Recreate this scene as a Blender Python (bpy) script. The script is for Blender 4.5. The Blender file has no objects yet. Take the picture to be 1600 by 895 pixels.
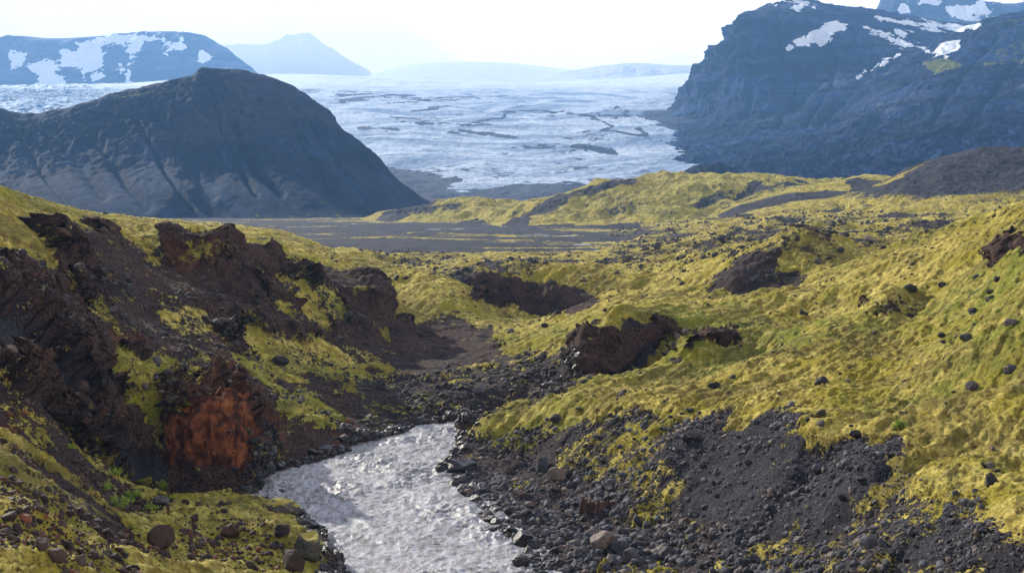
import bpy, math, random
import numpy as np
from mathutils import Vector

random.seed(7)
RNG = np.random.default_rng(7)
SC = bpy.context.scene
COL = SC.collection
F = 2000.0            # focal length in photo pixels (photo 1600 wide), horizon at row 300

# ------------------------------------------------------------------ camera
cam_d = bpy.data.cameras.new('camera')
cam = bpy.data.objects.new('camera', cam_d)
COL.objects.link(cam)
cam.location = (0, 0, 0)
cam.rotation_euler = (math.radians(90), 0, 0)
cam_d.sensor_width = 36
cam_d.lens = 36 * F / 1600
cam_d.shift_y = -(447.5 - 300) / 1600
cam_d.clip_start = 1
cam_d.clip_end = 60000
SC.camera = cam

# ------------------------------------------------------------------ sky and sun
SUN_EL, SUN_AZ = math.radians(23), math.radians(-38)     # azimuth clockwise from +Y
w = bpy.data.worlds.new('World'); SC.world = w; w.use_nodes = True
nt = w.node_tree; nt.nodes.clear()
def N(tree, t, **kw):
    n = tree.nodes.new(t)
    for k, v in kw.items():
        if k.startswith('i_'):
            n.inputs[k[2:].replace('_', ' ')].default_value = v
        else:
            setattr(n, k, v)
    return n
sky = N(nt, 'ShaderNodeTexSky', sky_type='NISHITA', sun_disc=False, sun_elevation=SUN_EL,
        sun_rotation=SUN_AZ, altitude=300, air_density=1.0, dust_density=0.6, ozone_density=1.5)
tc = N(nt, 'ShaderNodeTexCoord')
sep = N(nt, 'ShaderNodeSeparateXYZ'); nt.links.new(tc.outputs['Generated'], sep.inputs[0])
def wramp(src, stops, interp='EASE'):
    r = N(nt, 'ShaderNodeValToRGB'); r.color_ramp.interpolation = interp
    el = r.color_ramp.elements
    while len(el) < len(stops): el.new(0.5)
    for e, (p, c) in zip(el, stops):
        e.position = p; e.color = (*c, 1) if len(c) == 3 else c
    nt.links.new(src, r.inputs[0]); return r
mapn = N(nt, 'ShaderNodeMapping'); mapn.inputs['Scale'].default_value = (1.0, 1.0, 2.6)
nt.links.new(tc.outputs['Generated'], mapn.inputs[0])
cn = N(nt, 'ShaderNodeTexNoise'); cn.inputs['Scale'].default_value = 3.8; cn.inputs['Detail'].default_value = 7
cn.inputs['Roughness'].default_value = 0.5; cn.inputs['Distortion'].default_value = 0.35
nt.links.new(mapn.outputs[0], cn.inputs['Vector'])
# cloud veil: brighter towards +X (thin cloud lit from behind), greyer to the left
xr = N(nt, 'ShaderNodeMath', operation='MULTIPLY_ADD'); xr.inputs[1].default_value = 1.25; xr.inputs[2].default_value = 0.46
nt.links.new(sep.outputs[0], xr.inputs[0])
xn = N(nt, 'ShaderNodeMath', operation='MULTIPLY_ADD'); xn.inputs[1].default_value = 2.3
sub = N(nt, 'ShaderNodeMath', operation='SUBTRACT'); sub.inputs[1].default_value = 0.5
nt.links.new(cn.outputs['Fac'], sub.inputs[0]); nt.links.new(sub.outputs[0], xn.inputs[0]); nt.links.new(xr.outputs[0], xn.inputs[2])
CL = 1.0
cloud = wramp(xn.outputs[0], [(0.0, (.58, .46, .38)), (0.22, (.80, .66, .57)), (0.42, (1.02, .86, .77)), (0.66, (1.55, 1.38, 1.22))])
cmul = N(nt, 'ShaderNodeVectorMath', operation='SCALE'); cmul.inputs['Scale'].default_value = 8.8
nt.links.new(cloud.outputs[0], cmul.inputs[0])
elev = wramp(sep.outputs[2], [(0.0, (1, 1, 1)), (0.28, (1, 1, 1)), (0.5, (.30, .30, .30)), (1.0, (.2, .2, .2))])
mix = N(nt, 'ShaderNodeMix', data_type='RGBA')
nt.links.new(elev.outputs[0], mix.inputs[0]); nt.links.new(sky.outputs[0], mix.inputs[6]); nt.links.new(cmul.outputs[0], mix.inputs[7])
bg = N(nt, 'ShaderNodeBackground'); bg.inputs[1].default_value = 0.11
nt.links.new(mix.outputs[2], bg.inputs[0])
wo = N(nt, 'ShaderNodeOutputWorld'); nt.links.new(bg.outputs[0], wo.inputs[0])

sd = bpy.data.lights.new('sun', 'SUN'); sd.energy = 5.0; sd.angle = math.radians(0.6); sd.color = (1.0, .93, .80)
sun = bpy.data.objects.new('sun', sd); COL.objects.link(sun)
sdir = Vector((math.sin(SUN_AZ) * math.cos(SUN_EL), math.cos(SUN_AZ) * math.cos(SUN_EL), math.sin(SUN_EL)))
sun.rotation_euler = sdir.to_track_quat('Z', 'Y').to_euler()
SC.view_settings.view_transform = 'Standard'; SC.view_settings.look = 'None'
SC.view_settings.gamma = 1; SC.view_settings.exposure = 0.72
SC.render.engine = 'CYCLES'
SC.cycles.use_denoising = True
SC.cycles.max_bounces = 5; SC.cycles.diffuse_bounces = 2; SC.cycles.glossy_bounces = 2; SC.cycles.volume_bounces = 1
SC.cycles.sample_clamp_indirect = 4

# ------------------------------------------------------------------ numpy noise
_perm = np.random.default_rng(11).permutation(256).astype(np.int32); _perm = np.concatenate([_perm, _perm])
_g = np.random.default_rng(12).normal(size=(256, 3)); _g /= np.linalg.norm(_g, axis=1, keepdims=True); _g = _g.astype(np.float32)
_a = np.linspace(0, 2 * np.pi, 256, endpoint=False); _g2 = np.stack([np.cos(_a), np.sin(_a)], 1).astype(np.float32)
def _fade(t): return t * t * t * (t * (t * 6 - 15) + 10)
def pn2(x, y, s=0):
    x = np.asarray(x, np.float64) + s * 17.31; y = np.asarray(y, np.float64) + s * 9.73
    xi = np.floor(x); yi = np.floor(y); fx = (x - xi).astype(np.float32); fy = (y - yi).astype(np.float32)
    xi = xi.astype(np.int64) & 255; yi = yi.astype(np.int64) & 255
    u = _fade(fx); v = _fade(fy)
    def g(i, j, dx, dy):
        h = _perm[_perm[(xi + i) & 255] + ((yi + j) & 255)]
        return _g2[h, 0] * dx + _g2[h, 1] * dy
    a = g(0, 0, fx, fy); b = g(1, 0, fx - 1, fy); c = g(0, 1, fx, fy - 1); d = g(1, 1, fx - 1, fy - 1)
    return ((a + u * (b - a)) * (1 - v) + (c + u * (d - c)) * v) * 1.5
def pn3(x, y, z, s=0):
    x = np.asarray(x, np.float64) + s * 17.31; y = np.asarray(y, np.float64) + s * 9.73; z = np.asarray(z, np.float64) + s * 3.1
    xi = np.floor(x); yi = np.floor(y); zi = np.floor(z)
    fx = (x - xi).astype(np.float32); fy = (y - yi).astype(np.float32); fz = (z - zi).astype(np.float32)
    xi = xi.astype(np.int64) & 255; yi = yi.astype(np.int64) & 255; zi = zi.astype(np.int64) & 255
    u = _fade(fx); v = _fade(fy); t = _fade(fz); r = 0
    for k in (0, 1):
        wz = t if k else 1 - t
        for j in (0, 1):
            wy = v if j else 1 - v
            for i in (0, 1):
                wx = u if i else 1 - u
                h = _perm[_perm[_perm[(xi + i) & 255] + ((yi + j) & 255)] + ((zi + k) & 255)]
                r = r + wx * wy * wz * (_g[h, 0] * (fx - i) + _g[h, 1] * (fy - j) + _g[h, 2] * (fz - k))
    return r * 1.5
def fbm2(x, y, wl, octs, s=0, gain=.5, mode=0, lim=None):
    """wl: largest wavelength; lim: local sample spacing, octaves finer than it fade out"""
    r = 0; a = 1.0
    for o in range(octs):
        n = pn2(x / wl, y / wl, s + o)
        if mode == 1: n = 1 - 2 * np.abs(n)          # ridges
        elif mode == 2: n = 2 * np.abs(n) - .45         # pillows
        if lim is not None: n = n * np.clip(wl / (2.5 * lim) - .6, 0, 1)
        r = r + a * n; a *= gain; wl *= .5
    return r
def fbm3(x, y, z, wl, octs, s=0, gain=.5, mode=0, lim=None):
    r = 0; a = 1.0
    for o in range(octs):
        n = pn3(x / wl, y / wl, z / wl, s + o)
        if mode == 1: n = 1 - 2 * np.abs(n)
        elif mode == 2: n = 2 * np.abs(n) - .45
        if lim is not None: n = n * np.clip(wl / (2.5 * lim) - .6, 0, 1)
        r = r + a * n; a *= gain; wl *= .5
    return r
def sm(a, b, x):
    t = np.clip((x - a) / (b - a), 0, 1); return t * t * (3 - 2 * t)
def sdpoly(poly, x, y):
    """signed distance, positive inside"""
    x = np.asarray(x, np.float32); y = np.asarray(y, np.float32)
    d = np.full(x.shape, 1e9, np.float32); inside = np.zeros(x.shape, bool)
    n = len(poly)
    for i in range(n):
        ax, ay = poly[i]; bx, by = poly[(i + 1) % n]
        ex, ey = bx - ax, by - ay
        t = np.clip(((x - ax) * ex + (y - ay) * ey) / (ex * ex + ey * ey + 1e-9), 0, 1)
        d = np.minimum(d, (x - ax - t * ex) ** 2 + (y - ay - t * ey) ** 2)
        if ay != by:
            c = (ay > y) != (by > y)
            inside ^= c & (x < ex * (y - ay) / (by - ay) + ax)
    d = np.sqrt(d)
    return np.where(inside, d, -d)
def sdpolyb(poly, x, y, m=40):
    P = np.array(poly); out = np.full(x.shape, -1e3, np.float32)
    b = (x > P[:, 0].min() - m) & (x < P[:, 0].max() + m) & (y > P[:, 1].min() - m) & (y < P[:, 1].max() + m)
    if b.any(): out[b] = sdpoly(poly, x[b], y[b])
    return out
def dline(pts, x, y):
    d = np.full(x.shape, 1e12, np.float32)
    for (ax, ay), (bx, by) in zip(pts[:-1], pts[1:]):
        ex, ey = bx - ax, by - ay
        t = np.clip(((x - ax) * ex + (y - ay) * ey) / (ex * ex + ey * ey + 1e-9), 0, 1)
        d = np.minimum(d, (x - ax - t * ex) ** 2 + (y - ay - t * ey) ** 2)
    return np.sqrt(d)
KL = 16.0
class TPS:
    """thin plate spline of height over (bearing, log distance), through surveyed points (px, py, dist)"""
    def __init__(s, pts, reg=0.0):
        P = np.array(pts, float)
        s.a = np.stack([P[:, 0] / 100, np.log(P[:, 2]) * KL], 1)
        z = (300 - P[:, 1]) / F * P[:, 2]
        n = len(P); A = np.zeros((n + 3, n + 3)); d = s._k(s.a, s.a)
        A[:n, :n] = d + np.eye(n) * reg; A[:n, n] = 1; A[:n, n + 1:] = s.a; A[n, :n] = 1; A[n + 1:, :n] = s.a.T
        s.w = np.linalg.solve(A, np.concatenate([z, [0, 0, 0]]))
    @staticmethod
    def _k(p, q):
        r2 = ((p[:, None, :] - q[None]) ** 2).sum(-1)
        return 0.5 * r2 * np.log(r2 + 1e-12)
    def grid(s, px, Y):
        """px (nc), Y (nr): solved on a coarser grid then interpolated"""
        cp = np.linspace(px[0], px[-1], 260); cy = np.linspace(math.log(Y[0]), math.log(Y[-1]), 300)
        G = np.stack(np.meshgrid(cp / 100, cy * KL), -1).reshape(-1, 2); out = []
        for i in range(0, len(G), 8000):
            g = G[i:i + 8000]; out.append(s._k(g, s.a) @ s.w[:-3] + s.w[-3] + g @ s.w[-2:])
        Z = np.concatenate(out).reshape(300, 260)
        fx = (px - cp[0]) / (cp[1] - cp[0]); fy = (np.log(Y) - cy[0]) / (cy[1] - cy[0])
        i = np.clip(fx.astype(int), 0, 258); j = np.clip(fy.astype(int), 0, 298)
        u = (fx - i)[None, :]; v = (fy - j)[:, None]
        J, I = j[:, None], i[None, :]
        return (Z[J, I] * (1 - u) + Z[J, I + 1] * u) * (1 - v) + (Z[J + 1, I] * (1 - u) + Z[J + 1, I + 1] * u) * v

def grid_obj(name, X, Y, Z, mat, attrs=None, kind='structure', smooth=True, keep=None):
    nr, nc = X.shape
    co = np.stack([X, Y, Z], -1).reshape(-1, 3).astype(np.float32)
    idx = np.arange(nr * nc, dtype=np.int32).reshape(nr, nc)
    q = np.stack([idx[:-1, :-1], idx[:-1, 1:], idx[1:, 1:], idx[1:, :-1]], -1).reshape(-1, 4)
    if keep is not None:
        k = (keep[:-1, :-1] | keep[:-1, 1:] | keep[1:, 1:] | keep[1:, :-1]).reshape(-1)
        q = q[k]
        used = np.zeros(nr * nc, bool); used[q.reshape(-1)] = True
        remap = np.cumsum(used) - 1
        q = remap[q].astype(np.int32); co = co[used]
        if attrs: attrs = {n: a.reshape(-1, a.shape[-1])[used] for n, a in attrs.items()}
    me = bpy.data.meshes.new(name)
    me.vertices.add(len(co)); me.vertices.foreach_set('co', co.reshape(-1))
    me.loops.add(q.size); me.loops.foreach_set('vertex_index', q.reshape(-1))
    me.polygons.add(len(q)); me.polygons.foreach_set('loop_start', np.arange(0, q.size, 4, dtype=np.int32))
    me.update()
    me.polygons.foreach_set('use_smooth', np.full(len(q), smooth)); me.update()
    for n, a in (attrs or {}).items():
        at = me.attributes.new(n, 'FLOAT_COLOR', 'POINT')
        at.data.foreach_set('color', np.ascontiguousarray(a.reshape(-1, 4).astype(np.float32)).reshape(-1))
    o = bpy.data.objects.new(name, me); COL.objects.link(o); me.materials.append(mat)
    if kind: o['kind'] = kind
    return o
def normals(X, Y, Z):
    P = np.stack([X, Y, Z], -1)
    du = np.gradient(P, axis=1); dv = np.gradient(P, axis=0)
    n = np.cross(du, dv); n /= np.linalg.norm(n, axis=-1, keepdims=True) + 1e-9
    return n

# ------------------------------------------------------------------ materials
class Mat:
    def __init__(s, name):
        s.m = bpy.data.materials.new(name); s.m.use_nodes = True; s.t = s.m.node_tree; s.t.nodes.clear()
        s.out = s.t.nodes.new('ShaderNodeOutputMaterial'); s.b = s.t.nodes.new('ShaderNodeBsdfPrincipled')
        s.t.links.new(s.b.outputs[0], s.out.inputs[0])
        s.b.inputs['Roughness'].default_value = .9; s.b.inputs['Specular IOR Level'].default_value = .2
        s.geo = s.t.nodes.new('ShaderNodeNewGeometry')
    def put(s, sock, v):
        if isinstance(v, bpy.types.NodeSocket): s.t.links.new(v, sock)
        elif isinstance(v, tuple) and len(v) == 3 and sock.type == 'RGBA': sock.default_value = (*v, 1)
        else: sock.default_value = v
    def noise(s, scale, detail=4, rough=.55, vec=None, stretch=None, dist=0):
        n = s.t.nodes.new('ShaderNodeTexNoise')
        v = vec or s.geo.outputs['Position']
        if stretch:
            m = s.t.nodes.new('ShaderNodeMapping'); m.inputs['Scale'].default_value = stretch[0]
            if len(stretch) > 1: m.inputs['Rotation'].default_value = stretch[1]
            s.t.links.new(v, m.inputs[0]); v = m.outputs[0]
        s.t.links.new(v, n.inputs['Vector']); n.inputs['Scale'].default_value = scale
        n.inputs['Detail'].default_value = detail; n.inputs['Roughness'].default_value = rough
        n.inputs['Distortion'].default_value = dist
        return n.outputs['Fac']
    def voro(s, scale, feat='F1', out='Distance'):
        n = s.t.nodes.new('ShaderNodeTexVoronoi'); n.feature = feat
        s.t.links.new(s.geo.outputs['Position'], n.inputs['Vector']); n.inputs['Scale'].default_value = scale
        return n.outputs[out]
    def ss(s, a, b, v, lo=0., hi=1.):
        n = s.t.nodes.new('ShaderNodeMapRange'); n.interpolation_type = 'SMOOTHSTEP'
        s.put(n.inputs[0], v); n.inputs[1].default_value = a; n.inputs[2].default_value = b
        n.inputs[3].default_value = lo; n.inputs[4].default_value = hi; return n.outputs[0]
    def math(s, op, a, b=0.0):
        n = s.t.nodes.new('ShaderNodeMath'); n.operation = op; s.put(n.inputs[0], a); s.put(n.inputs[1], b); return n.outputs[0]
    def mix(s, f, a, b, blend='MIX'):
        n = s.t.nodes.new('ShaderNodeMix'); n.data_type = 'RGBA'; n.blend_type = blend
        s.put(n.inputs[0], f); s.put(n.inputs[6], a); s.put(n.inputs[7], b); return n.outputs[2]
    def attr(s, name):
        n = s.t.nodes.new('ShaderNodeAttribute'); n.attribute_name = name
        p = s.t.nodes.new('ShaderNodeSeparateColor'); s.t.links.new(n.outputs['Color'], p.inputs[0])
        return p.outputs[0], p.outputs[1], p.outputs[2], n.outputs['Alpha']
    def bump(s, h, dist, strength=1.0, prev=None):
        n = s.t.nodes.new('ShaderNodeBump'); s.put(n.inputs['Height'], h)
        n.inputs['Distance'].default_value = dist; s.put(n.inputs['Strength'], strength)
        if prev is not None: s.t.links.new(prev, n.inputs['Normal'])
        s.t.links.new(n.outputs[0], s.b.inputs['Normal']); return n.outputs[0]
    def base(s, c, rough=None):
        s.put(s.b.inputs['Base Color'], c)
        if rough is not None: s.put(s.b.inputs['Roughness'], rough)

def mat_ground():
    m = Mat('moss_and_gravel')
    moss, red, brown, green = m.attr('cover')
    f1 = m.noise(1.1, 6, .65); f2 = m.noise(.16, 5, .6); f3 = m.noise(6.0, 4, .7); f4 = m.noise(.035, 3, .5)
    # moss
    c = m.mix(m.ss(.36, .64, f1), (.25, .185, .025), (.80, .66, .17))
    c = m.mix(m.ss(.45, .62, f2), c, (.37, .31, .030))
    c = m.mix(m.math('MULTIPLY', green, m.ss(.35, .6, m.noise(.5, 5, .6), .1, .8)), c, (.17, .23, .022))
    c = m.mix(m.ss(.50, .62, m.noise(2.3, 7, .8), 0, .8), c, (.085, .062, .018))
    c = m.mix(m.ss(.50, .66, m.noise(7, 5, .8, stretch=((1, .5, 1),(0, 0, .6))), 0, .75), c, (.10, .075, .015))
    c = m.mix(m.ss(.47, .60, m.noise(.12, 9, .78, stretch=((1, .55, 1),(0, 0, .5))), 0, .75), c, (.15, .12, .03))
    c = m.mix(m.ss(.56, .70, m.noise(.45, 6, .7, stretch=((1, 2.2, 1),)), 0, .6), c, (.62, .53, .22))
    # gravel and rock
    g = m.mix(m.ss(.35, .65, f3), (.014, .014, .020), (.085, .088, .108))
    g = m.mix(m.ss(.56, .72, m.noise(3.1, 6, .75)), g, (.25, .24, .25))
    br = m.mix(m.ss(.35, .66, f3), (.012, .008, .0065), (.15, .082, .056))
    br = m.mix(m.ss(.5, .75, f2), br, (.03, .025, .026))
    gl = m.noise(.09, 9, .78, stretch=((1, .6, 1),)); g = m.mix(m.ss(.40, .60, gl), g, m.mix(f3, (.008, .009, .014), (.045, .048, .062)))
    g = m.mix(brown, g, br)
    g = m.mix(m.ss(.48, .66, m.noise(.30, 8, .75), 0, .8), g, (.010, .008, .009))
    rd = m.mix(m.ss(.35, .68, f1), (.11, .034, .014), (.36, .125, .045))
    rd = m.mix(m.ss(.48, .60, m.noise(1.3, 3, .6, stretch=((1, 1, .30),)), 0, .85), rd, (.035, .014, .010))
    rd = m.mix(m.ss(.54, .64, f3, 0, .7), rd, (.05, .02, .014))
    g = m.mix(red, g, rd)
    mm = m.math('ADD', moss, m.math('MULTIPLY', m.math('SUBTRACT', f1, .5), 1.3))
    mm = m.math('ADD', mm, m.math('MULTIPLY', m.math('SUBTRACT', f3, .5), 1.1))
    mm = m.math('ADD', mm, m.math('MULTIPLY', m.math('SUBTRACT', f2, .5), 1.0))
    mk = m.ss(.42, .56, mm)
    m.base(m.mix(mk, g, c), .95)
    m.b.inputs['Specular IOR Level'].default_value = .12
    h = m.math('ADD', m.math('MULTIPLY', m.noise(2.6, 6, .75), 1.0), m.math('MULTIPLY', m.noise(9.0, 4, .7), .35))
    m.bump(h, .45, .9)
    return m.m

# ------------------------------------------------------------------ ground survey
def G(px, py, z): return (px, py, F * z / (300 - py))
WZ = -24.0
pts = [
 # bottom left slope, nearest
 (0,895,40),(-300,895,38),(0,800,50),(-300,700,50),(-500,500,60),(0,720,64),(100,850,58),(120,760,72),(0,640,76),(-300,560,75),
 (200,895,60),(250,850,71),(200,800,78),(120,700,86),
 (450,800,91),(480,850,82.5),(500,880,79),(300,790,87),(400,785,92),(430,895,76),(330,870,73),(530,925,73),
 (215,765,94),(300,775,96),
 # chute and slope behind it
 (60,640,92),(150,705,97),(230,755,101),(0,560,88),(-200,450,85),
 (70,560,99),(160,630,103),(0,470,97),(-300,350,95),(90,490,108),(20,400,110),(130,480,115),(200,570,109),(240,600,109),
 (262,650,108),(262,740,104),(320,628,107.5),(345,640,107),(320,742,103.5),(372,690,108),(365,755,104),(250,520,124),
 (60,385,118),(0,340,124),(-300,220,125),(0,306,150),(100,326,165),(-300,200,180),(-600,100,130),(-600,80,250),
 (80,364,140),(170,388,152),(110,430,134),(200,440,139),(160,430,137),(230,478,136),
 # main scarp top edge, plateau behind
 (230,376,166),(290,371,165),(345,379,169),(400,402,178),(480,421,188),(560,437,199),(592,465,200),
 (250,354,250),(180,348,235),(230,369,172),(290,365,172),(345,373,176),(400,395,186),(480,413,197),(560,431,209),(600,450,212),(100,328,190),(0,306,138),(60,333,150),(150,347,172),(200,353,195),(120,345,152),(0,305,185),(330,362,230),(430,384,240),(520,405,250),(560,412,300),(350,362,280),(450,375,300),(150,335,260),(0,312,260),(-300,280,300),(480,374,330),
 (400,375,350),(500,383,345),(530,398,345),(520,392,380),(300,420,160),(340,440,160),(270,410,163),
 # mid slopes
 (300,470,143),(380,450,172),(450,500,165),(400,560,145),(500,560,158),(330,540,131),(540,530,178),(600,515,203),
 (560,480,190),(500,480,182),(550,610,141),(500,640,127),(450,620,126),(415,600,129),
 (330,600,114),(400,640,118.5),(380,610,121),
 (530,672,120.5),(480,668,120),(440,680,117),(390,700,110.5),(600,640,137),(640,625,142),
 # floor behind the river
 (650,600,148),(700,620,140),(750,592,148),(830,592,146),(870,600,141),(900,600,140),
 G(700,570,-22.2),G(650,530,-22.2),G(750,540,-22.2),G(700,510,-22),G(850,560,-21),G(800,570,-21.5),G(850,520,-21.2),
 # mound and scarp mid field
 (680,436,238),(640,452,234),(722,442,238),(700,500,218),(640,498,220),(610,490,228),(740,484,230),(660,470,227),(680,430,262),
 (740,438,250),(800,440,253),(870,446,250),(930,459,245),(742,468,247.5),(800,478,249.5),(870,483,246),(930,490,240),(960,494,226),(830,430,300),
 G(650,420,-21.5),G(800,420,-21),G(600,400,-22.5),G(700,400,-22.3),G(850,402,-22.3),G(560,430,-21.5),
 G(900,400,-21.5),G(950,425,-20.5),G(1050,400,-20.5),G(1000,440,-19.5),G(1050,460,-18.2),G(1100,430,-19),
 G(960,470,-19),G(620,380,-23.6),G(820,380,-24),G(400,395,-21),
 # hummock with overhang on the right
 (1000,490,160),(930,503,154),(960,478,185),(1060,488,165),(908,530,141.5),(930,520,143),(960,516,144.5),(1000,517,146),(1050,514,148.5),(903,592,140),(950,585,141),(975,575,143),(1010,560,144.8),(1045,540,147),(880,560,150),(870,545,165),
 (1100,498,156),(1200,508,150),(1090,518,136),(1130,512,139),(1180,512,142.5),(1058,568,131),(1085,556,133.5),(1120,540,136.5),(1160,528,140.5),
 # nose and bench
 (730,662,122),(712,690,122),(800,632,122),(860,612,126),(900,597,133),(800,650,118),(950,620,116),(870,640,114),
 (745,675,118),(800,662,133.5),(860,645,138),(900,640,142),
 (1000,640,105),(1100,650,95),(1240,657,83),(1380,698,73),(1440,740,66),(1600,835,52),(1700,895,45),
 (1250,640,89),(1400,650,86),(1500,690,74),(1600,720,66),(1800,760,58),(1100,600,117),(1200,580,116),(1000,600,126),
 (1400,600,98),(1500,640,84),(1500,590,90),(1600,640,76),(1600,560,87),(1600,480,100),(1600,400,120),(1600,352,150),
 (1800,560,80),(1800,400,95),(1800,250,140),(2100,500,70),(2100,150,140),
 (1500,370,165),(1430,372,188),(1350,402,196),(1290,438,190),(1400,450,150),(1400,540,120),(1300,520,130),(1200,480,160),
 (1250,540,128),(1500,450,135),(1500,520,110),(1340,480,152),(1450,500,128),(1393,466,136.5),(1393,474,143),(1350,492,137),(1435,492,136),(1390,496,133),
 (1300,560,116),(1150,620,108),
 # mound C
 (1250,348,236),(1220,362,238),(1282,362,235),(1250,392,256),(1310,378,234),(1345,402,229),(1160,394,234),(1190,382,236),(1200,455,219),(1110,446,232),(1145,458,222),(1152,430,225),(1250,444,216),(1295,428,214),(1250,400,226),(1340,385,262),(1160,392,262),
 (1130,372,330),(1075,392,330),(1180,378,330),(1130,402,305),
 # river shore and gravel slope
 (850,740,105),(850,680,113),(950,700,102),(900,790,96.5),(950,780,94),(1050,750,91),(1100,700,92),(1000,680,101),
 (1240,760,78.5),(1150,850,76),(1050,880,78.5),(1150,760,84),(1350,850,65.5),(1500,895,55),(1300,895,64),(1600,895,49),
 (1380,780,70),(1500,830,59),(1150,940,71),(1400,1000,54),(1000,960,71.5),
 # wide plain to the right
 G(1000,385,-20.5),G(1100,370,-16.5),G(1200,345,-13.5),G(1400,350,-12.5),G(1500,350,-11.5),G(1600,335,-9),G(1400,325,-12),G(1200,328,-14),
 G(1350,372,-13.5),G(1550,345,-10.5),G(1000,360,-20),G(1800,340,-6),G(1300,365,-14),G(1100,345,-17),G(1060,352,-20),
]
for sx_, y_, z_ in ((525,895,WZ),(510,850,WZ),(455,803,WZ),(405,772,WZ),(430,737,WZ),(500,722,WZ),(550,702,WZ),(620,681,WZ),(680,664,WZ),
                    (712,720,WZ),(712,760,WZ),(745,795,WZ),(775,832,WZ),(825,872,WZ),(850,915,WZ),(560,960,WZ),(640,780,-25),(680,850,-25),(600,740,-25),(650,700,-25)):
    pts.append(G(sx_, y_, z_))
for px_ in range(-600, 1001, 200):
    for Y_ in (560, 750, 1000, 1400):
        pts.append((px_, 300 + 24 * F / Y_, Y_))
for px_ in (1200, 1500, 1800, 2200):
    for Y_ in (1000, 1400): pts.append((px_, 300 + 12 * F / Y_, Y_))
for px_ in (-700, -300, 100): pts.append((px_, 300 + (10 if px_ < 0 else 15) * F / 30, 30))
for px_ in (700, 1100): pts.append((px_, 300 + 24 * F / 55, 55)); pts.append((px_, 300 + 20 * F / 30, 30))
for px_ in (1500, 1900, 2300): pts.append((px_, 300 + 15 * F / 33, 33))

NC, NR = 1250, 1350
PX = np.linspace(-420, 2020, NC)
# rows denser between 75 and 260 m
lnY = np.cumsum(np.concatenate([[0], np.interp(np.linspace(0, 1, NR - 1), [0, .12, .2, .75, .85, 1], [2.2, 1.6, .75, .75, 1.6, 2.6])]))
YR = np.exp(math.log(34) + lnY / lnY[-1] * math.log(1350 / 34))
tps = TPS(pts, reg=.02)
Z = tps.grid(PX, YR)
Yg = np.repeat(YR[:, None], NC, 1); Xg = (PX[None, :] - 800) / F * Yg
lim = np.maximum((PX[1] - PX[0]) / F * Yg, 0.35 * np.gradient(YR)[:, None])

# keep the valley floor level
Z = np.where(Yg > 380, np.where((Xg / Yg * F + 800) < 1000, np.maximum(Z, -24.2), np.maximum(Z, -21)), np.maximum(Z, -24.4))
flat_far = sm(430, 560, Yg) * sm(1010, 960, Xg / Yg * F + 800)
Z = Z * (1 - flat_far) + -24.0 * flat_far
# river outline in plan
shoreL = [(560,980),(530,910),(512,862),(500,835),(455,803),(420,785),(402,770),(430,737),(500,722),(545,704),(560,694),(620,681),(650,667),(700,658),(760,652),(860,646)]
shoreR = [(900,640),(860,662),(790,668),(735,668),(714,690),(708,720),(712,760),(740,790),(770,830),(822,868),(840,905),(870,980)]
RIV = [((p[0] - 800) / F * (WZ * F / (300 - p[1])), WZ * F / (300 - p[1])) for p in shoreL + shoreR]
m_ = (Yg < 175) & (Yg > 60) & (np.abs(Xg) < 40)
sr = np.full(Z.shape, -50., np.float32)
wob = fbm2(Xg[m_], Yg[m_], 5, 4, 31) * .55
sr[m_] = sdpoly(RIV, Xg[m_], Yg[m_]) + wob
RIVSD = sr
# large forms
px = Xg / Yg * F + 800; py = 300 - Z / Yg * F
n0 = fbm2(Xg, Yg, 22, 3, 3)
farf = sm(520, 480, Yg) + .0
rightp = sm(950, 1050, px)
amp = (.75 + 1.1 * sm(200, 420, Yg)) * np.maximum(farf, rightp * .8)
gentle = np.clip(1 + (Z + 24) * .1, .6, 2)
Z = Z + n0 * amp * .8 * gentle * sm(.5, -6, sr) * (1 - .75 * sm(560, 420, px) * (Yg > 110)) * (1 - .45 * sm(190, 215, Yg) * sm(330, 290, Yg))
# carve the river bed, leave a cut bank
Zb = np.maximum(Z, -23.9 + .15 * fbm2(Xg, Yg, 2, 3, 8))
Z = Zb * sm(.25, -.35, sr) + -25.3 * (1 - sm(.25, -.35, sr))

# slope before small detail
nrm = normals(Xg, Yg, Z); slope = 1 - nrm[..., 2]
py = 300 - Z / Yg * F
dn = fbm2(Xg, Yg, 7, 7, 41, .68)              # edge noise
dp = dn * 22 * np.clip(110 / Yg, .35, 1.2)
def P(poly, soft=5, y0=0, y1=1e9):
    s = sdpolyb(poly, px, py, 60)
    return sm(-soft, soft, s + dp) * ((Yg >= y0) & (Yg <= y1))
moss = np.full(Z.shape, .88); red = np.zeros(Z.shape); brown = np.full(Z.shape, .25); green = sm(.0, .9, fbm2(Xg, Yg, 30, 4, 51) + .25)
gravel_b = np.zeros(Z.shape)
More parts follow.
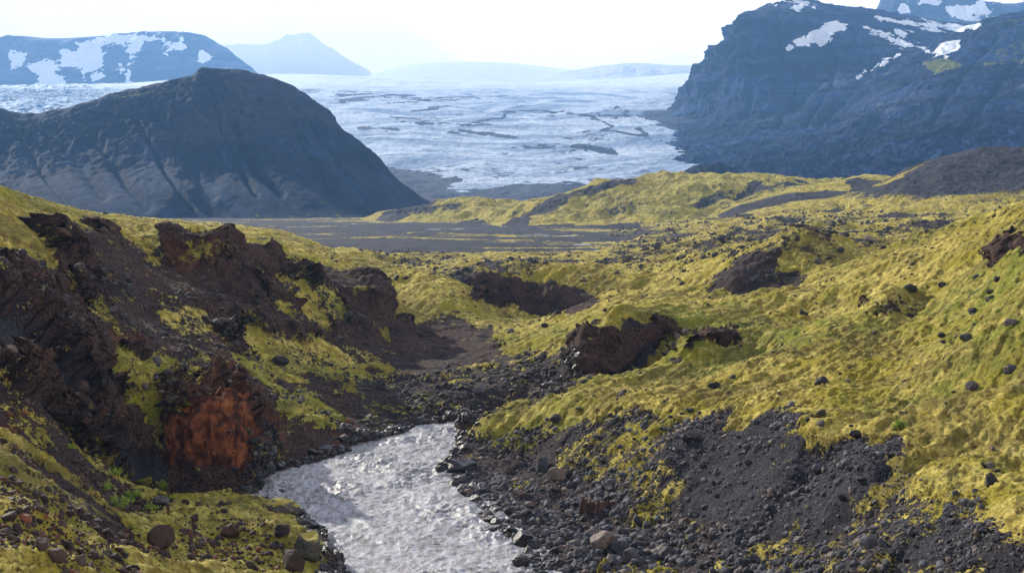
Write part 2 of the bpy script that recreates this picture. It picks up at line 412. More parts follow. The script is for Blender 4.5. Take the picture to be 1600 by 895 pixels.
# steep ground loses its moss
moss = moss - sm(.22, .42, slope + .05 * dn) * .8
def setm(msk, mo=None, br=None, rd=None, gr=None):
    global moss, brown, red, green
    if mo is not None: moss = moss * (1 - msk) + mo * msk
    if br is not None: brown = brown * (1 - msk) + br * msk
    if rd is not None: red = red * (1 - msk) + rd * msk
    if gr is not None: green = green * (1 - msk) + gr * msk
L = P([(60,358),(140,358),(210,384),(250,370),(310,364),(380,390),(430,405),(520,415),(590,450),(608,520),(640,560),(620,640),(560,710),(400,790),(250,790),(0,650),(-420,600),(-420,380),(0,400)], 5, 60, 215)
setm(L, .13, .85)
setm(P([(-420,250),(0,325),(60,372),(98,450),(50,455),(0,415),(-420,330)], 4, 0, 160), .95)
setm(P([(340,530),(400,508),(480,530),(560,560),(600,600),(560,612),(480,590),(430,600),(380,575)], 6), .74, .4)
setm(P([(425,600),(500,618),(538,668),(500,675),(440,650)], 4), .9, .4)
setm(P([(180,545),(240,560),(287,605),(250,640),(200,655),(130,590)], 4, 90, 130), .85, .4, 0, .7)
setm(P([(430,415),(490,445),(505,485),(460,475),(440,450)], 4), .7)
setm(P([(215,375),(250,375),(250,430),(235,420)], 4), .8)
for q_, v_ in (([(100,470),(150,480),(190,520),(150,525),(110,500)], .6), ([(255,480),(320,500),(345,535),(300,530),(260,505)], .62), ([(470,440),(520,450),(540,500),(500,520),(470,490)], .6), ([(300,395),(330,400),(350,430),(320,430)], .5),
               ([(400,470),(450,480),(470,505),(420,505)], .58), ([(150,590),(200,640),(240,690),(215,700),(160,650)], .62), ([(60,520),(110,525),(130,560),(80,560)], .5), ([(550,560),(620,560),(640,600),(590,610)], .6), ([(300,560),(340,570),(360,600),(320,600)], .5)):
    setm(P(q_, 9, 60, 215), v_, .5)
setm(P([(0,480),(80,570),(250,745),(215,772),(130,705),(0,590),(-300,480),(-300,380)], 3, 80, 112), .0, .08, 0)
setm(P([(265,640),(300,630),(345,620),(376,665),(373,745),(300,742),(268,700)], 2, 95, 118), 0, 1, 1)
setm(P([(250,610),(340,610),(350,622),(262,650)], 2, 95, 118), .3, 1, .25)
for c in ([(395,620),(440,655),(445,690),(400,680)], [(520,655),(552,660),(548,700),(515,705)], [(120,640),(170,640),(160,685),(125,680)], [(150,500),(215,520),(205,560),(165,540)],
          [(330,520),(370,545),(400,600),(360,590)], [(260,400),(320,390),(340,420),(290,440)], [(0,665),(25,665),(30,700),(0,700)]):
    setm(P(c, 9, 60, 215), None, 1, .42)
# near left
NL = P([(-420,560),(0,600),(130,700),(215,768),(290,790),(330,895),(-420,895)], 3, 30, 97)
setm(NL, .30, .6)
setm(P([(-420,720),(0,700),(70,745),(130,800),(160,895),(-420,1000)], 10, 30, 90) * NL, .80, .5)
setm(P([(210,800),(300,780),(400,780),(470,805),(520,850),(540,900),(180,900)], 7, 60, 100), .80, .5, 0, .3)
# floor
setm(P([(600,505),(700,498),(790,530),(790,570),(700,595),(620,600),(600,560)], 8, 130, 235), .12, .75)
setm(P([(560,600),(640,580),(800,560),(905,555),(905,615),(760,660),(560,700)], 10, 120, 190), .30, .4)
setm(P([(730,438),(850,444),(930,460),(955,492),(850,494),(735,470)], 3, 200, 300), .05, .8)
setm(P([(905,540),(940,516),(1050,510),(1062,525),(1000,562),(960,590),(903,594)], 3, 130, 170), .0, .95)
setm(P([(1050,565),(1090,520),(1190,513),(1150,527),(1085,552),(1060,572)], 3, 120, 165), .05, .9)
setm(P([(1108,450),(1150,400),(1225,385),(1215,425),(1260,430),(1240,460),(1150,460)], 3, 195, 275), .0, .6)
setm(P([(1450,370),(1600,380),(1600,420),(1550,400)], 3, 100, 170), None)
setm(P([(1540,395),(1600,378),(1700,370),(1700,400),(1590,400),(1555,425)], 2, 90, 150), .0, .95)
# right gravel slope
S = P([(690,668),(725,680),(780,680),(880,655),(1000,640),(1100,655),(1240,657),(1385,695),(1370,740),(1450,795),(1600,850),(2020,1000),(2020,1400),(600,1400),(800,895)], 4, 30, 124)
setm(S, .44, .30)
setm(P([(1040,655),(1100,662),(1240,660),(1385,697),(1390,760),(1300,840),(1150,860),(1060,790)], 14, 30, 124) * S, .10, .12)
setm(P([(1400,800),(1500,830),(1700,900),(1400,900)], 14, 30, 124) * S, .2, .12)
setm(P([(700,670),(720,800),(800,900),(1150,1000),(1100,860),(950,780),(850,720),(740,690)], 8, 30, 126), .1, .5)
setm(P([(940,880),(1040,878),(1060,960),(900,960)], 4, 30, 90), .9, .3)
# outwash plain
wp = 22 * pn2(Xg / 90, Yg / 60, 62) + 8 * pn2(Xg / 30, Yg / 25, 64)
nx = fbm2(Xg, (Yg + wp * 1.6) * 2.4, 150, 6, 61, .62)
outw = sm(470, 520, Yg + 50 * fbm2(Xg, Yg, 120, 3, 5)) * sm(1050, 900, px + nx * 120)
nx2 = fbm2(Xg, Yg * 3, 60, 5, 63)
setm(outw, np.clip(.02 + .62 * sm(.22, .6, nx + .25 * nx2 + .35 * sm(850, 1050, Yg) * sm(720, 600, px)), 0, .8), .0)
rp = sm(990, 1050, px) * sm(300, 360, Yg)
setm(rp, .76, .3, 0, 0.0)
setm(P([(1255,352),(1300,362),(1345,395),(1330,420),(1260,430),(1235,395)], 8, 190, 270), .86, .6, 0, .8)
setm(P([(1355,492),(1395,466),(1432,488),(1425,498)], 3, 130, 150), .45, .8, 0, .4)
rocky = sm(-.1, .5, fbm2(Xg, Yg, 40, 4, 71)) * sm(180, 260, Yg)
moss = moss - (rocky * .42 + .10 * sm(200, 260, Yg)) * (1 - outw)
setm((sm(-2.4, -.4, sr)), .05, .75)
green = green * sm(260, 150, Yg)
moss = np.clip(moss, 0, 1); brown = np.clip(brown, 0, 1)
moss = moss + fbm2(Xg, Yg, 3.5, 5, 43, .65) * .22
mossk = sm(.35, .6, moss)
# small relief
cw = .6 * Xg + .8 * Yg; cs = .8 * Xg - .6 * Yg
det = (fbm2(Xg, Yg, 6.5, 4, 81, .5, 0, lim) * .42 + fbm2(cw / 3.5, cs, 3.4, 6, 82, .6, 1, lim) * .30 + fbm2(Xg, Yg, 1.1, 5, 83, .75, 2, lim) * .12) * mossk
det = det + fbm2(Xg, Yg, 3.2, 5, 85, .62, 0, lim) * .32 * (1 - mossk)
quiet = 1 - .85 * outw
Z = Z + outw * (.35 * fbm2(Xg, Yg * 3, 70, 5, 67, .55, 1, lim) + .25 * fbm2(Xg, Yg, 9, 4, 69, .6, 0, lim))
Z = Z + det * quiet * sm(1.0, -.6, sr)
# rock relief in 3D on bare brown steep ground
rk = (1 - mossk) * np.clip(brown * 1.2, 0, 1) * sm(.08, .3, slope) * (Yg < 320) * sm(.2, -1.6, sr)
chute = P([(0,480),(80,570),(250,745),(215,772),(130,705),(0,590),(-300,480),(-300,380)], 3, 80, 112)
rk = rk * (1 - chute) * (1 - .75 * NL)
mk = rk > .02
R3 = np.zeros(Z.shape); a_ = (Xg[mk], Yg[mk], Z[mk])
wl_ = (a_[0] < 0)
R3[mk] = fbm3(np.where(wl_, a_[0] * .45 + a_[1] * .2, a_[0]), a_[1], a_[2] * .6, 9.0, 6, 91, .55, 1, lim[mk]) * np.where(wl_, 2.1, 1.3) + fbm3(a_[0], a_[1], a_[2], 1.3, 3, 97, .6, 1, lim[mk]) * .3
R3 = (R3 - .5) * rk
mr = red > .3
colm = fbm3(Xg[mr], Yg[mr] , Z[mr] * .14, 1.5, 4, 99, .6, 1) * .55
R3[mr] = R3[mr] * .4 + (colm - .2) * sm(.3, .8, red[mr])
nrm = normals(Xg, Yg, Z)
GX = Xg + nrm[..., 0] * R3; GY = Yg + nrm[..., 1] * R3; GZ = Z + nrm[..., 2] * R3
cover = np.stack([moss, red, brown, green], -1)
M_GROUND = mat_ground()
ground = grid_obj('ground', GX, GY, GZ, M_GROUND, {'cover': cover})
# which vertices the lens sees, for choosing stone spots
gpy = 300 - GZ / GY * F; gpx = GX / GY * F + 800
run = np.minimum.accumulate(gpy, axis=0)
VIS = gpy <= run + .8

# ------------------------------------------------------------------ far land
def patch(name, pts, pxr, yr, nc, nr, mat, relief, masks=None, reg=.01, zmin=-1e9, keepz=-34, power=1.0):
    PXs = np.linspace(pxr[0], pxr[1], nc); Ys = np.exp(np.linspace(0, 1, nr) ** power * math.log(yr[1] / yr[0])) * yr[0]
    Zp = TPS(pts, reg).grid(PXs, Ys)
    Y = np.repeat(Ys[:, None], nc, 1); X = (PXs[None] - 800) / F * Y
    Zp = np.maximum(Zp, zmin)
    l = np.maximum((PXs[1] - PXs[0]) / F * Y, .3 * np.gradient(Ys)[:, None])
    n = normals(X, Y, Zp); sl = 1 - n[..., 2]
    X2, Y2, Z2 = relief(X, Y, Zp, n, sl, l)
    n = normals(X2, Y2, Z2); sl = 1 - n[..., 2]
    qx = X2 / Y2 * F + 800; qy = 300 - Z2 / Y2 * F
    att = masks(X2, Y2, Z2, qx, qy, sl, l) if masks else None
    k = Z2 > keepz
    return grid_obj(name, X2, Y2, Z2, mat, {'cover': att} if att is not None else None, keep=k)
def mat_mountain(name, dark, mid, warm, scale, mosscol=(.12, .13, .03), bumpd=6.0, snowcol=(.80, .84, .88), strata=.03, sk=.8):
    m = Mat(name)
    snow, moss, wm, k = m.attr('cover')
    f1 = m.noise(scale, 8, .7); f2 = m.noise(scale * 6, 6, .7)
    c = m.mix(m.ss(.35, .68, f1), dark, mid)
    c = m.mix(m.ss(.40, .72, f2), c, tuple(x * .45 for x in dark))
    c = m.mix(m.math('MULTIPLY', wm, m.ss(.35, .6, f2)), c, warm)
    c = m.mix(m.math('MULTIPLY', k, .45), c, tuple(x * 1.6 for x in mid))
    st = m.noise(strata, 4, .6, stretch=((.12, .12, 1.6),))
    c = m.mix(m.ss(.5, .58, st, 0, sk), c, tuple(x * .5 for x in dark))
    c = m.mix(m.ss(.42, .58, m.math('ADD', moss, m.math('MULTIPLY', m.math('SUBTRACT', f2, .5), .9))), c, mosscol)
    c = m.mix(m.ss(.44, .52, m.math('ADD', snow, m.math('MULTIPLY', m.math('SUBTRACT', f2, .5), .35))), c, snowcol)
    m.base(c, .95); m.b.inputs['Specular IOR Level'].default_value = .08
    m.bump(m.math('ADD', f1, m.math('MULTIPLY', f2, .35)), bumpd, .7)
    return m.m
def gully(X, Y, l, wlx, s, wly=3.0, octs=5):
    """ridges and gullies running down slope (roughly towards the viewer)"""
    wx = X + .25 * Y + 40 * pn2(X / 180, Y / 180, s + 9)
    return fbm2(wx, Y / wly, wlx, octs, s, .55, 1, l)

# ---- left hill
ridge = [(-500,150),(-300,150),(-150,165),(-60,172),(0,177),(23,183),(50,188),(76,184),(122,171),(182,152),(228,144),(274,129),(327,113),(372,109),(391,114),(422,122),(456,141),(490,160),(532,198),(570,232),(600,261),(640,298),(662,315)]
ridge = [(x, y + 9 * math.exp(-((x - 370) / 130) ** 2)) for x, y in ridge]
lp = [(x, y, 1500) for x, y in ridge] + [(x, y + 60, 1800) for x, y in ridge[::2]]
lp += [(x, 300 + 24 * F / Yf, Yf) for x, Yf in ((-500,1100),(-300,1110),(-100,1120),(0,1125),(100,1130),(200,1140),(300,1150),(400,1150),(500,1165),(590,1200),(625,1290),(668,1400),(700,1500),(800,1500),(800,1200),(700,1250),(800,1800))]
lp += [(370,165,1430),(370,200,1375),(370,250,1285),(370,300,1200),(470,200,1430),(480,260,1300),(540,270,1340),(540,310,1240),(250,180,1430),(250,250,1300),(200,300,1195),(120,210,1430),(100,270,1270),(-100,220,1400),(-100,300,1180),
       (300,215,1350),(300,290,1205),(430,170,1450),(420,230,1335),(600,305,1350),(0,240,1360),(0,300,1200)]
def rel_left(X, Y, Z, n, sl, l):
    qx = X / Y * F + 800; qy = 300 - Z / Y * F
    a = sm(-30, 30, Z) * .8 + .2
    top = sm(1560, 1470, Y) * sm(-10, 60, Z)
    r = gully(X, Y, l, 130, 101, 3.2) * 11 + fbm3(X, Y, Z, 36, 6, 111, .7, 1, l) * 4.5 * (.35 + .65 * sm(10, 60, Z))
    groove = sum(np.exp(-(dline(p, qx, qy) / w_) ** 2) * d for p, w_, d in (
        ([(362,184),(372,200),(380,222)], 5, 16), ([(392,190),(394,205)], 5, 12), ([(385,228),(400,262),(440,300)], 6, 8), ([(60,190),(110,240),(160,300)], 10, 6), ([(250,170),(280,230),(330,300)], 10, 6), ([(120,200),(150,225),(230,320)], 8, 6), ([(330,150),(345,200),(400,300)], 4, 7), ([(420,150),(450,200),(520,300)], 4, 6), ([(460,170),(500,230),(580,320)], 4, 5), ([(210,180),(240,240),(300,325)], 4, 6), ([(20,200),(60,260),(110,320)], 5, 6)))
    d = (r - 16) * a * (.3 + .7 * top) - groove
    return X + n[..., 0] * d, Y + n[..., 1] * d, Z + n[..., 2] * d
def msk_left(X, Y, Z, qx, qy, sl, l):
    nz = fbm2(X, Y, 60, 5, 121); g = np.zeros(X.shape)
    moss = .62 * sm(3, 0, dline([(185,153),(222,147),(240,143)], qx, qy)) + .5 * sm(4, 0, dline([(470,152),(492,163)], qx, qy))
    moss = np.maximum(moss, .42 * sm(318, 338, qy + nz * 6) * sm(260, 340, qx))
    moss = np.maximum(moss, .36 * sm(30, 5, np.abs(qy - 305 - (qx - 480) * .2)) * sm(400, 440, qx) * sm(560, 500, qx))
    warm = sm(-.1, .5, fbm2(X, Y, 130, 4, 125)) * sm(260, 200, qy + nz * 30)
    warm = np.maximum(warm, .9 * sm(40, 10, np.hypot(qx - 60, qy - 270) + nz * 20) * .7)
    stk = sm(.15, .8, fbm2(X + .5 * Y + 30 * pn2(X / 120, Y / 120, 77), Y / 6, 34, 5, 127, .6)) * sm(190, 240, qy + nz * 20)
    return np.stack([g, moss, warm, stk], -1)
M_LEFT = mat_mountain('dark_scree_and_rock', (.003, .007, .024), (.016, .028, .068), (.036, .034, .052), .022, bumpd=7, sk=.25)  # rock colour darkened and blued to carry cloud shade and haze
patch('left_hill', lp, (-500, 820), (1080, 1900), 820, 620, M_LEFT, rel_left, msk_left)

# ---- right mountain with the rubble field at its foot
sky_r = [(1008,186,3330),(1056,164,3350),(1082,130,3400),(1096,108,3400),(1110,88,3400),(1130,64,3400),(1146,46,3400),(1160,26,3370),(1172,15,3350),(1186,12,3300),(1195,3,3300),(1240,0,3250),(1280,1,3250),(1300,7,3250),(1340,19,3260),(1370,24,3300),(1430,27,3350),(1480,32,3400),(1530,40,3400)]
rp_ = sky_r + [(x, y + 90, 4300) for x, y, _ in sky_r[::2]]
rp_ += [(1050,185,3700),(1090,140,3700),(1120,100,3700),(1165,60,3650),(1000,225,3700),(1020,240,4300),(1060,225,4300),(1100,195,4300),(1140,262,2000),(1100,238,2450),(1062,209,2800),(1090,264,2200),(1050,242,2500),(1000,222,2900),(1120,110,3230),(1112,160,3120),(1056,185,3150),(1150,60,3150),(1200,40,3060),(1200,110,2930),(1200,180,2780),(1140,150,3020),(1260,60,3000),(1300,60,2980),(1300,110,2860),(1250,140,2830),(1300,160,2680),(1300,215,2450),(1200,215,2450),
        (1100,215,2650),(1046,197,3000),(1200,255,1950),(1165,262,1950),(1125,235,2300),(1200,290,1600),(1300,285,1550),(1300,250,1950),(1400,285,1480),(1400,230,1800),(1400,160,2250),(1360,90,2850),(1400,95,2780),(1420,60,3050),(1480,78,2900),(1500,60,3080),(1440,48,3200),
        (1515,50,2820),(1540,38,2750),(1600,27,2650),(1700,10,2650),(1900,0,2700),(1600,90,2350),(1600,180,1850),(1600,240,1500),(1500,130,2150),(1500,200,1780),(1500,262,1480),(1450,105,2500),(1470,92,2620),(1700,200,1700),(1900,200,1700),(1900,120,2200),(1540,80,2500),
        (1540,60,3300),(1600,60,3300),(1700,60,3300),(1900,60,3300),(950,240,3400),(950,280,2400),(950,310,1700),(1050,300,1700),(1600,110,4300),(1900,110,4300),(1100,310,1400),(1300,310,1300),(1600,300,1250),(1900,300,1250)]
def rel_right(X, Y, Z, n, sl, l):
    qx = X / Y * F + 800; qy = 300 - Z / Y * F
    cl = sm(.18, .42, sl)
    wx = X * .8 + Y * .6 + 60 * pn2(X / 300, Y / 300, 3)
    r = fbm2(wx, Z * .35, 190, 6, 131, .55, 1, l) * (14 + 14 * sm(1120, 1200, qx)) * (.25 + .75 * cl)
    r = r + fbm3(X, Y, Z, 90, 6, 141, .66, 1, l) * (8 + 10 * cl)
    led = np.abs(((Z + 18 * pn2(X / 250, Y / 250, 5)) / 46) % 1 - .5) * 2
    r = r + (sm(.2, .8, led) - .5) * (9 + 13 * sm(1120, 1200, qx)) * cl
    low = sm(120, 60, Z)
    r = r * (1 - .6 * low) + fbm2(X, Y, 60, 6, 151, .6, 1, l) * 9 * low
    gr = sum(np.exp(-(dline(p, qx, qy) / w_) ** 2) * d for p, w_, d in (
        ([(1212,20),(1216,60),(1222,100)], 5, 30), ([(1330,60),(1290,120),(1240,170)], 8, 22), ([(1370,95),(1330,150),(1280,200)], 7, 16), ([(1440,110),(1400,160),(1350,210)], 8, 10), ([(1160,40),(1150,90),(1120,150)], 4, 14), ([(1180,60),(1185,120),(1170,180)], 4, 14), ([(1250,90),(1240,150),(1215,200)], 4, 16), ([(1300,90),(1300,140),(1260,200)], 4, 14), ([(1560,60),(1500,130),(1450,200)], 5, 12), ([(1600,90),(1550,150),(1500,220)], 5, 12)))
    d = r - 12 - gr - 24 * sm(2900, 3200, Y)
    f = sm(4200, 3500, Y)
    d = d * f
    return X + n[..., 0] * d, Y + n[..., 1] * d, Z + n[..., 2] * d * .8
SNOW_R = [[(1226,4),(1262,5),(1246,19)], [(1271,11),(1274,11),(1273,15)], [(1212,4),(1216,8),(1211,10)], [(1226,85),(1232,70),(1258,66),(1268,48),(1312,34),(1322,40),(1300,58),(1280,72),(1268,66),(1245,76)],
          [(1350,41),(1378,48),(1400,60),(1425,68),(1412,77),(1390,62),(1360,50)], [(1370,27),(1400,32),(1450,34),(1500,36),(1530,40),(1505,50),(1470,46),(1440,42),(1400,36)], [(1402,46),(1428,50),(1412,59),(1400,54)],
          [(1455,84),(1474,68),(1500,62),(1498,74),(1480,90),(1460,86),(1435,70)], [(1364,108),(1385,95),(1402,87),(1396,93),(1375,105)], [(1340,121),(1352,112),(1348,118)]]
MOSS_R = [[(1445,100),(1462,90),(1480,90),(1505,102),(1480,108),(1462,118)], [(1360,55),(1380,50),(1384,58),(1370,64)], [(1385,114),(1402,112),(1400,116),(1385,117)],[(1415,108),(1432,105),(1428,110)],
          [(1530,45),(1570,30),(1620,26),(1620,34),(1560,40)], [(1530,105),(1560,80),(1600,60),(1640,50),(1640,90),(1580,106)], [(1370,162),(1382,162),(1376,170)]]
def msk_right(X, Y, Z, qx, qy, sl, l):
    nz = fbm3(X, Y, Z, 60, 6, 161, .7) * 1.4
    snow = np.zeros(X.shape); moss = np.zeros(X.shape)
    for p in SNOW_R: snow = np.maximum(snow, sm(-1.8, 1.8, sdpolyb(p, qx, qy) + nz * 5))
    snow = snow * (Y < 3500)
    for i, p in enumerate(MOSS_R): moss = np.maximum(moss, (.8 if i == 0 else .45) * sm(-4, 4, sdpolyb(p, qx, qy) + nz * 6))
    moss = moss * (Y < 3300)
    warm = sm(.0, .5, fbm3(X, Y, Z, 260, 4, 165)) * sm(60, 140, Z) * .9
    warm = np.maximum(warm, sm(14, 4, np.hypot((qx - 1380) / 2.6, qy - 170) + nz * 6))
    stk = sm(.15, .8, fbm2(X * .8 + Y * .5 + 60 * pn2(X / 300, Y / 300, 78), (X * .5 - Y * .8) / 6, 80, 6, 167, .62)) * sm(30, 90, Z)
    return np.stack([snow, moss, warm, stk], -1)
M_RIGHT = mat_mountain('layered_basalt', (.002, .007, .034), (.015, .036, .110), (.060, .070, .14), .010, bumpd=14, strata=.02)  # blue of haze and shaded faces is mixed into this basalt colour
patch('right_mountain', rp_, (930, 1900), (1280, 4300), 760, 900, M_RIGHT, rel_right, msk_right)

# ---- glacier
gp = [(540,312,1750),(650,312,1750),(700,316,1650),(850,312,1650),(950,305,1700),(1050,292,1750),(1140,268,2000),(1200,268,2000),
      (600,250,2400),(700,270,2200),(800,262,2250),(900,262,2250),(1000,250,2350),(1100,240,2500),(560,200,2900),(700,215,2750),(800,215,2750),(900,210,2800),(1000,200,2900),(1080,210,2800),
      (500,160,3700),(600,170,3500),(700,175,3450),(800,178,3450),(900,175,3500),(1000,172,3500),(1050,180,3350),
      (480,135,4700),(600,142,4500),(700,144,4500),(800,148,4400),(900,152,4300),(1000,148,4400),(1060,150,4300),
      (440,116,6000),(520,118,6000),(600,121,5900),(700,126,5800),(800,132,5600),(850,133,5600),(930,128,5800),(1000,122,6000),(1060,116,6200),(1150,112,6300),(1400,105,6500),
      (300,122,6200),(200,134,5800),(100,135,5900),(0,137,5900),(-200,138,5900),(-500,140,5900),(0,160,4700),(200,158,4700),(0,200,3600),(200,200,3600),(400,180,3600),(-300,200,3600),(-300,160,4700),
      (0,280,2300),(300,280,2300),(-300,280,2300),(450,260,2400),(1400,200,3500),(1250,160,4300)]
gp += [(x, 300 - (300 - y) * .80 + 5, 8200) for x, y in ((-500,135),(-100,135),(200,132),(440,120),(600,125),(850,135),(1000,122),(1200,112),(1400,105))]
def rel_gl(X, Y, Z, n, sl, l):
    qx = X / Y * F + 800
    r = fbm2(X, Y * .9, 160, 4, 171, .5, 0, l) * 6
    wx = X + .35 * (Y - 2500); cre = fbm2(wx * .35, Y + .35 * X + 90 * pn2(X / 500, Y / 500, 7), 46, 5, 173, .6, 1, l)
    r = r * sm(6000, 4600, Y) + cre * 1.5 * sm(5200, 3000, Y) + fbm2(X, Y, 24, 4, 177, .6, 1, l) * .8
    left = sm(300, 100, qx)
    r = r + left * fbm2(X, Y, 70, 5, 179, .6, 1, l) * 7
    return X, Y, Z + r
def msk_gl(X, Y, Z, qx, qy, sl, l):
    nb = fbm2(X, Y, 260, 6, 181, .6); nf = fbm2(X + .35 * Y, Y * .5, 40, 5, 187, .65)
    d = np.zeros(X.shape)
    wq = qx + nb * 12; wqy = qy + nb * 5
    # moraine bands and the broken dirt lines on the ice
    for line, wdt, k in (([(620,188),(680,192),(725,196),(790,185),(790,177),(810,174),(880,172),(892,178),(930,184),(950,195),(940,203),(1000,213),(1014,212),(990,198)], 1.6, 1.0),
                      ([(940,180),(968,168),(988,184),(940,183)], 1.3, 1), ([(645,175),(705,168)], 1.8, 1), ([(520,145),(580,144)], 2, .9), ([(525,156),(600,152),(650,150)], 2.6, .85), ([(600,160),(660,157),(780,147)], 1.4, .8),
                      ([(730,208),(800,212)], 2, .9), ([(560,200),(620,203)], 3, .6), ([(590,210),(640,190),(610,170)], 3, .35), ([(490,120),(620,127),(750,133),(830,134),(1000,127)], 2.2, .45), ([(905,231),(955,236)], 4.5, 1.0)):
        dd = dline(line, wq, wqy)
        d = np.maximum(d, k * sm(wdt * 1.7, wdt * .3, dd + nf * 1.8))
    # rubble-covered front edge
    front = np.interp(qx, [500, 600, 660, 720, 800, 860, 930, 1000, 1050, 1100, 1150], [232, 258, 281, 292, 288, 296, 300, 296, 281, 262, 258])
    d = np.maximum(d, sm(-9, 5, qy - front + nb * 16 + nf * 5))
    rgt = np.interp(qy, [180, 187, 207, 235, 262, 285], [1000, 1010, 1062, 1108, 1140, 1052])
    d = np.maximum(d, sm(-5, 5, qx - rgt + nf * 12) * sm(165, 180, qy) )
    # scattered dirt, thicker low down and on the left tongue
    u_ = X * .45 + Y * .9; v_ = X * .9 - Y * .45     # along and across the flow lines
    fl = fbm2(u_ / 9 + 30 * nb, v_ + 70 * pn2(X / 420, Y / 420, 8), 34, 5, 193, .7, 1)
    sc = .16 * sm(.05, .5, nf) + .24 * sm(.15, .6, nb) * sm(150, 190, qy) + .22 * sm(.2, 1.2, fl) * sm(140, 180, qy)
    d = np.maximum(d, sc)
    d = np.maximum(d, sm(300, 100, qx) * (.38 + .6 * fbm2(X, Y, 60, 5, 191, .6)))
    d = np.maximum(d, .5 * sm(540, 480, qx + nb * 30) * sm(135, 140, qy) * sm(175, 150, qy))
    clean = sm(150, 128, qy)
    rr = np.hypot((X + 300) * 1.0, (Y - 4300) * .8) + 120 * pn2(X / 500, Y / 500, 18) + 45 * pn2(X / 160, Y / 160, 19); th = np.arctan2(Y - 4300, X + 300)
    z_ = sm(-.25, .55, fbm2(th * 160, rr, 110, 5, 197, .62))
    d = np.maximum(d, .42 * sm(.75, 1.5, fbm2(th * 260, rr, 60, 5, 198, .68, 1)) * sm(150, 175, qy))
    return np.stack([d, clean, np.clip(nf * .5 + .5, 0, 1), z_], -1)
def mat_glacier():
    m = Mat('dirty_ice')
    d, clean, nf, band = m.attr('cover')
    f1 = m.noise(.035, 9, .8, stretch=((.6, 1.4, 1),(0, 0, -.4)), dist=.6); f2 = m.noise(.10, 8, .8, dist=.4)
    ice = m.mix(m.ss(.3, .6, f1), (.26, .34, .46), (.62, .70, .80))
    ice = m.mix(m.math('MULTIPLY', band, .8), ice, (.15, .23, .36))
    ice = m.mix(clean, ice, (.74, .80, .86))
    ice = m.mix(m.ss(.50, .62, f2, 0, .8), ice, (.22, .30, .42))
    f3 = m.noise(.22, 7, .85, stretch=((.7, 1.3, 1),(0, 0, -.4)))
    ice = m.mix(m.ss(.53, .62, f3, 0, .75), ice, (.08, .13, .22))
    dirt = m.mix(f2, (.006, .012, .032), (.030, .045, .085))
    k = m.math('ADD', d, m.math('MULTIPLY', m.math('SUBTRACT', f2, .5), .75))
    k = m.math('ADD', k, m.math('MULTIPLY', m.math('SUBTRACT', f1, .5), .35))
    m.base(m.mix(m.ss(.40, .58, k), ice, dirt), .8)
    m.bump(m.math('ADD', f1, m.math('MULTIPLY', f2, .4)), 2.2, .8)
    return m.m
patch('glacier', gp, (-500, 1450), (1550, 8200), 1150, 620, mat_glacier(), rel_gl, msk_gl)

# ---- snowy table mountain beyond the left tongue
def far_mtn(name, sk, foot, yr, Yt, Yf, mat, snow_polys, amp, px_r, n=(520, 260), wl=400, seed=0, extra=()):
    p = [(x, y, Yt) for x, y in sk] + [(x, foot, Yf) for x in np.linspace(px_r[0], px_r[1], 10)]
    p += [(x, (y * .35 + foot * .65), Yt * .35 + Yf * .65 + (Yt - Yf) * .18) for x, y in sk[::2]]
    p += [(x, foot + 10, Yt + (Yt - Yf)) for x in np.linspace(px_r[0], px_r[1], 10)] + list(extra)
    def rel(X, Y, Z, n_, sl, l):
        r = fbm2(X + 80 * pn2(X / 700, Y / 700, seed), Y / 3.5, wl, 6, 200 + seed, .55, 1, l) * amp
        r = r + fbm3(X, Y, Z, wl * .5, 6, 210 + seed, .55, 1, l) * amp * .5
        s_ = sm(foot + 5, foot - 12, 300 - Z / Y * F) * sm(Yt + (Yt - Yf) * .6, Yt, Y)
        return X, Y, Z + (r - amp * .6) * s_ * sm(.02, .12, sl)
    def mk(X, Y, Z, qx, qy, sl, l):
        nz = fbm2(X, Z * 1.5, 150, 6, 220 + seed, .7); s_ = np.zeros(X.shape)
        for q in snow_polys: s_ = np.maximum(s_, sm(-3, 3, sdpolyb(q, qx, qy) + nz * 11))
        s_ = s_ * (Y < Yt + (Yt - Yf) * .1)
        z_ = np.zeros(X.shape)
        return np.stack([s_, z_, sm(0, .6, nz), z_], -1)
    return patch(name, p, px_r, yr, n[0], n[1], mat, rel, mk)
SN_L = [[(92,70),(112,76),(130,66),(160,56),(230,53),(242,60),(206,72),(190,66),(176,64),(160,80),(190,100),(206,128),(200,124),(178,92),(168,86),(158,108),(140,106),(128,94),(120,104),(98,100),(92,84)],
        [(46,106),(76,98),(90,102),(100,132),(60,134)], [(200,80),(212,72),(208,112),(202,132),(195,110)], [(254,64),(288,56),(296,80),(262,84)], [(16,86),(32,86),(30,96),(20,96)], [(126,110),(140,106),(134,126),(130,130)], [(140,114),(158,120),(156,126),(142,122)],
        [(138,100),(150,90),(162,102),(156,106)], [(316,85),(324,90),(318,92)]]
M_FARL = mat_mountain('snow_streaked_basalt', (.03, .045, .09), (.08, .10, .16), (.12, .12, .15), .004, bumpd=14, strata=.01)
far_mtn('table_mountain', [(-500,60),(-200,64),(-60,66),(0,60),(28,57),(62,61),(130,60),(180,56),(215,52),(290,51),(320,59),(350,77),(385,106),(420,136)], 142, (5600, 7600), 6500, 5800, M_FARL, SN_L, 11, (-500, 460), (560, 260), 300, 1)
far_mtn('misty_peak', [(300,110),(340,84),(356,75),(380,70),(415,71),(440,64),(464,55),(478,60),(500,72),(525,86),(550,104),(600,125)], 128, (8600, 11500), 10200, 9000, M_FARL, [], 30, (270, 640), (360, 180), 500, 2)
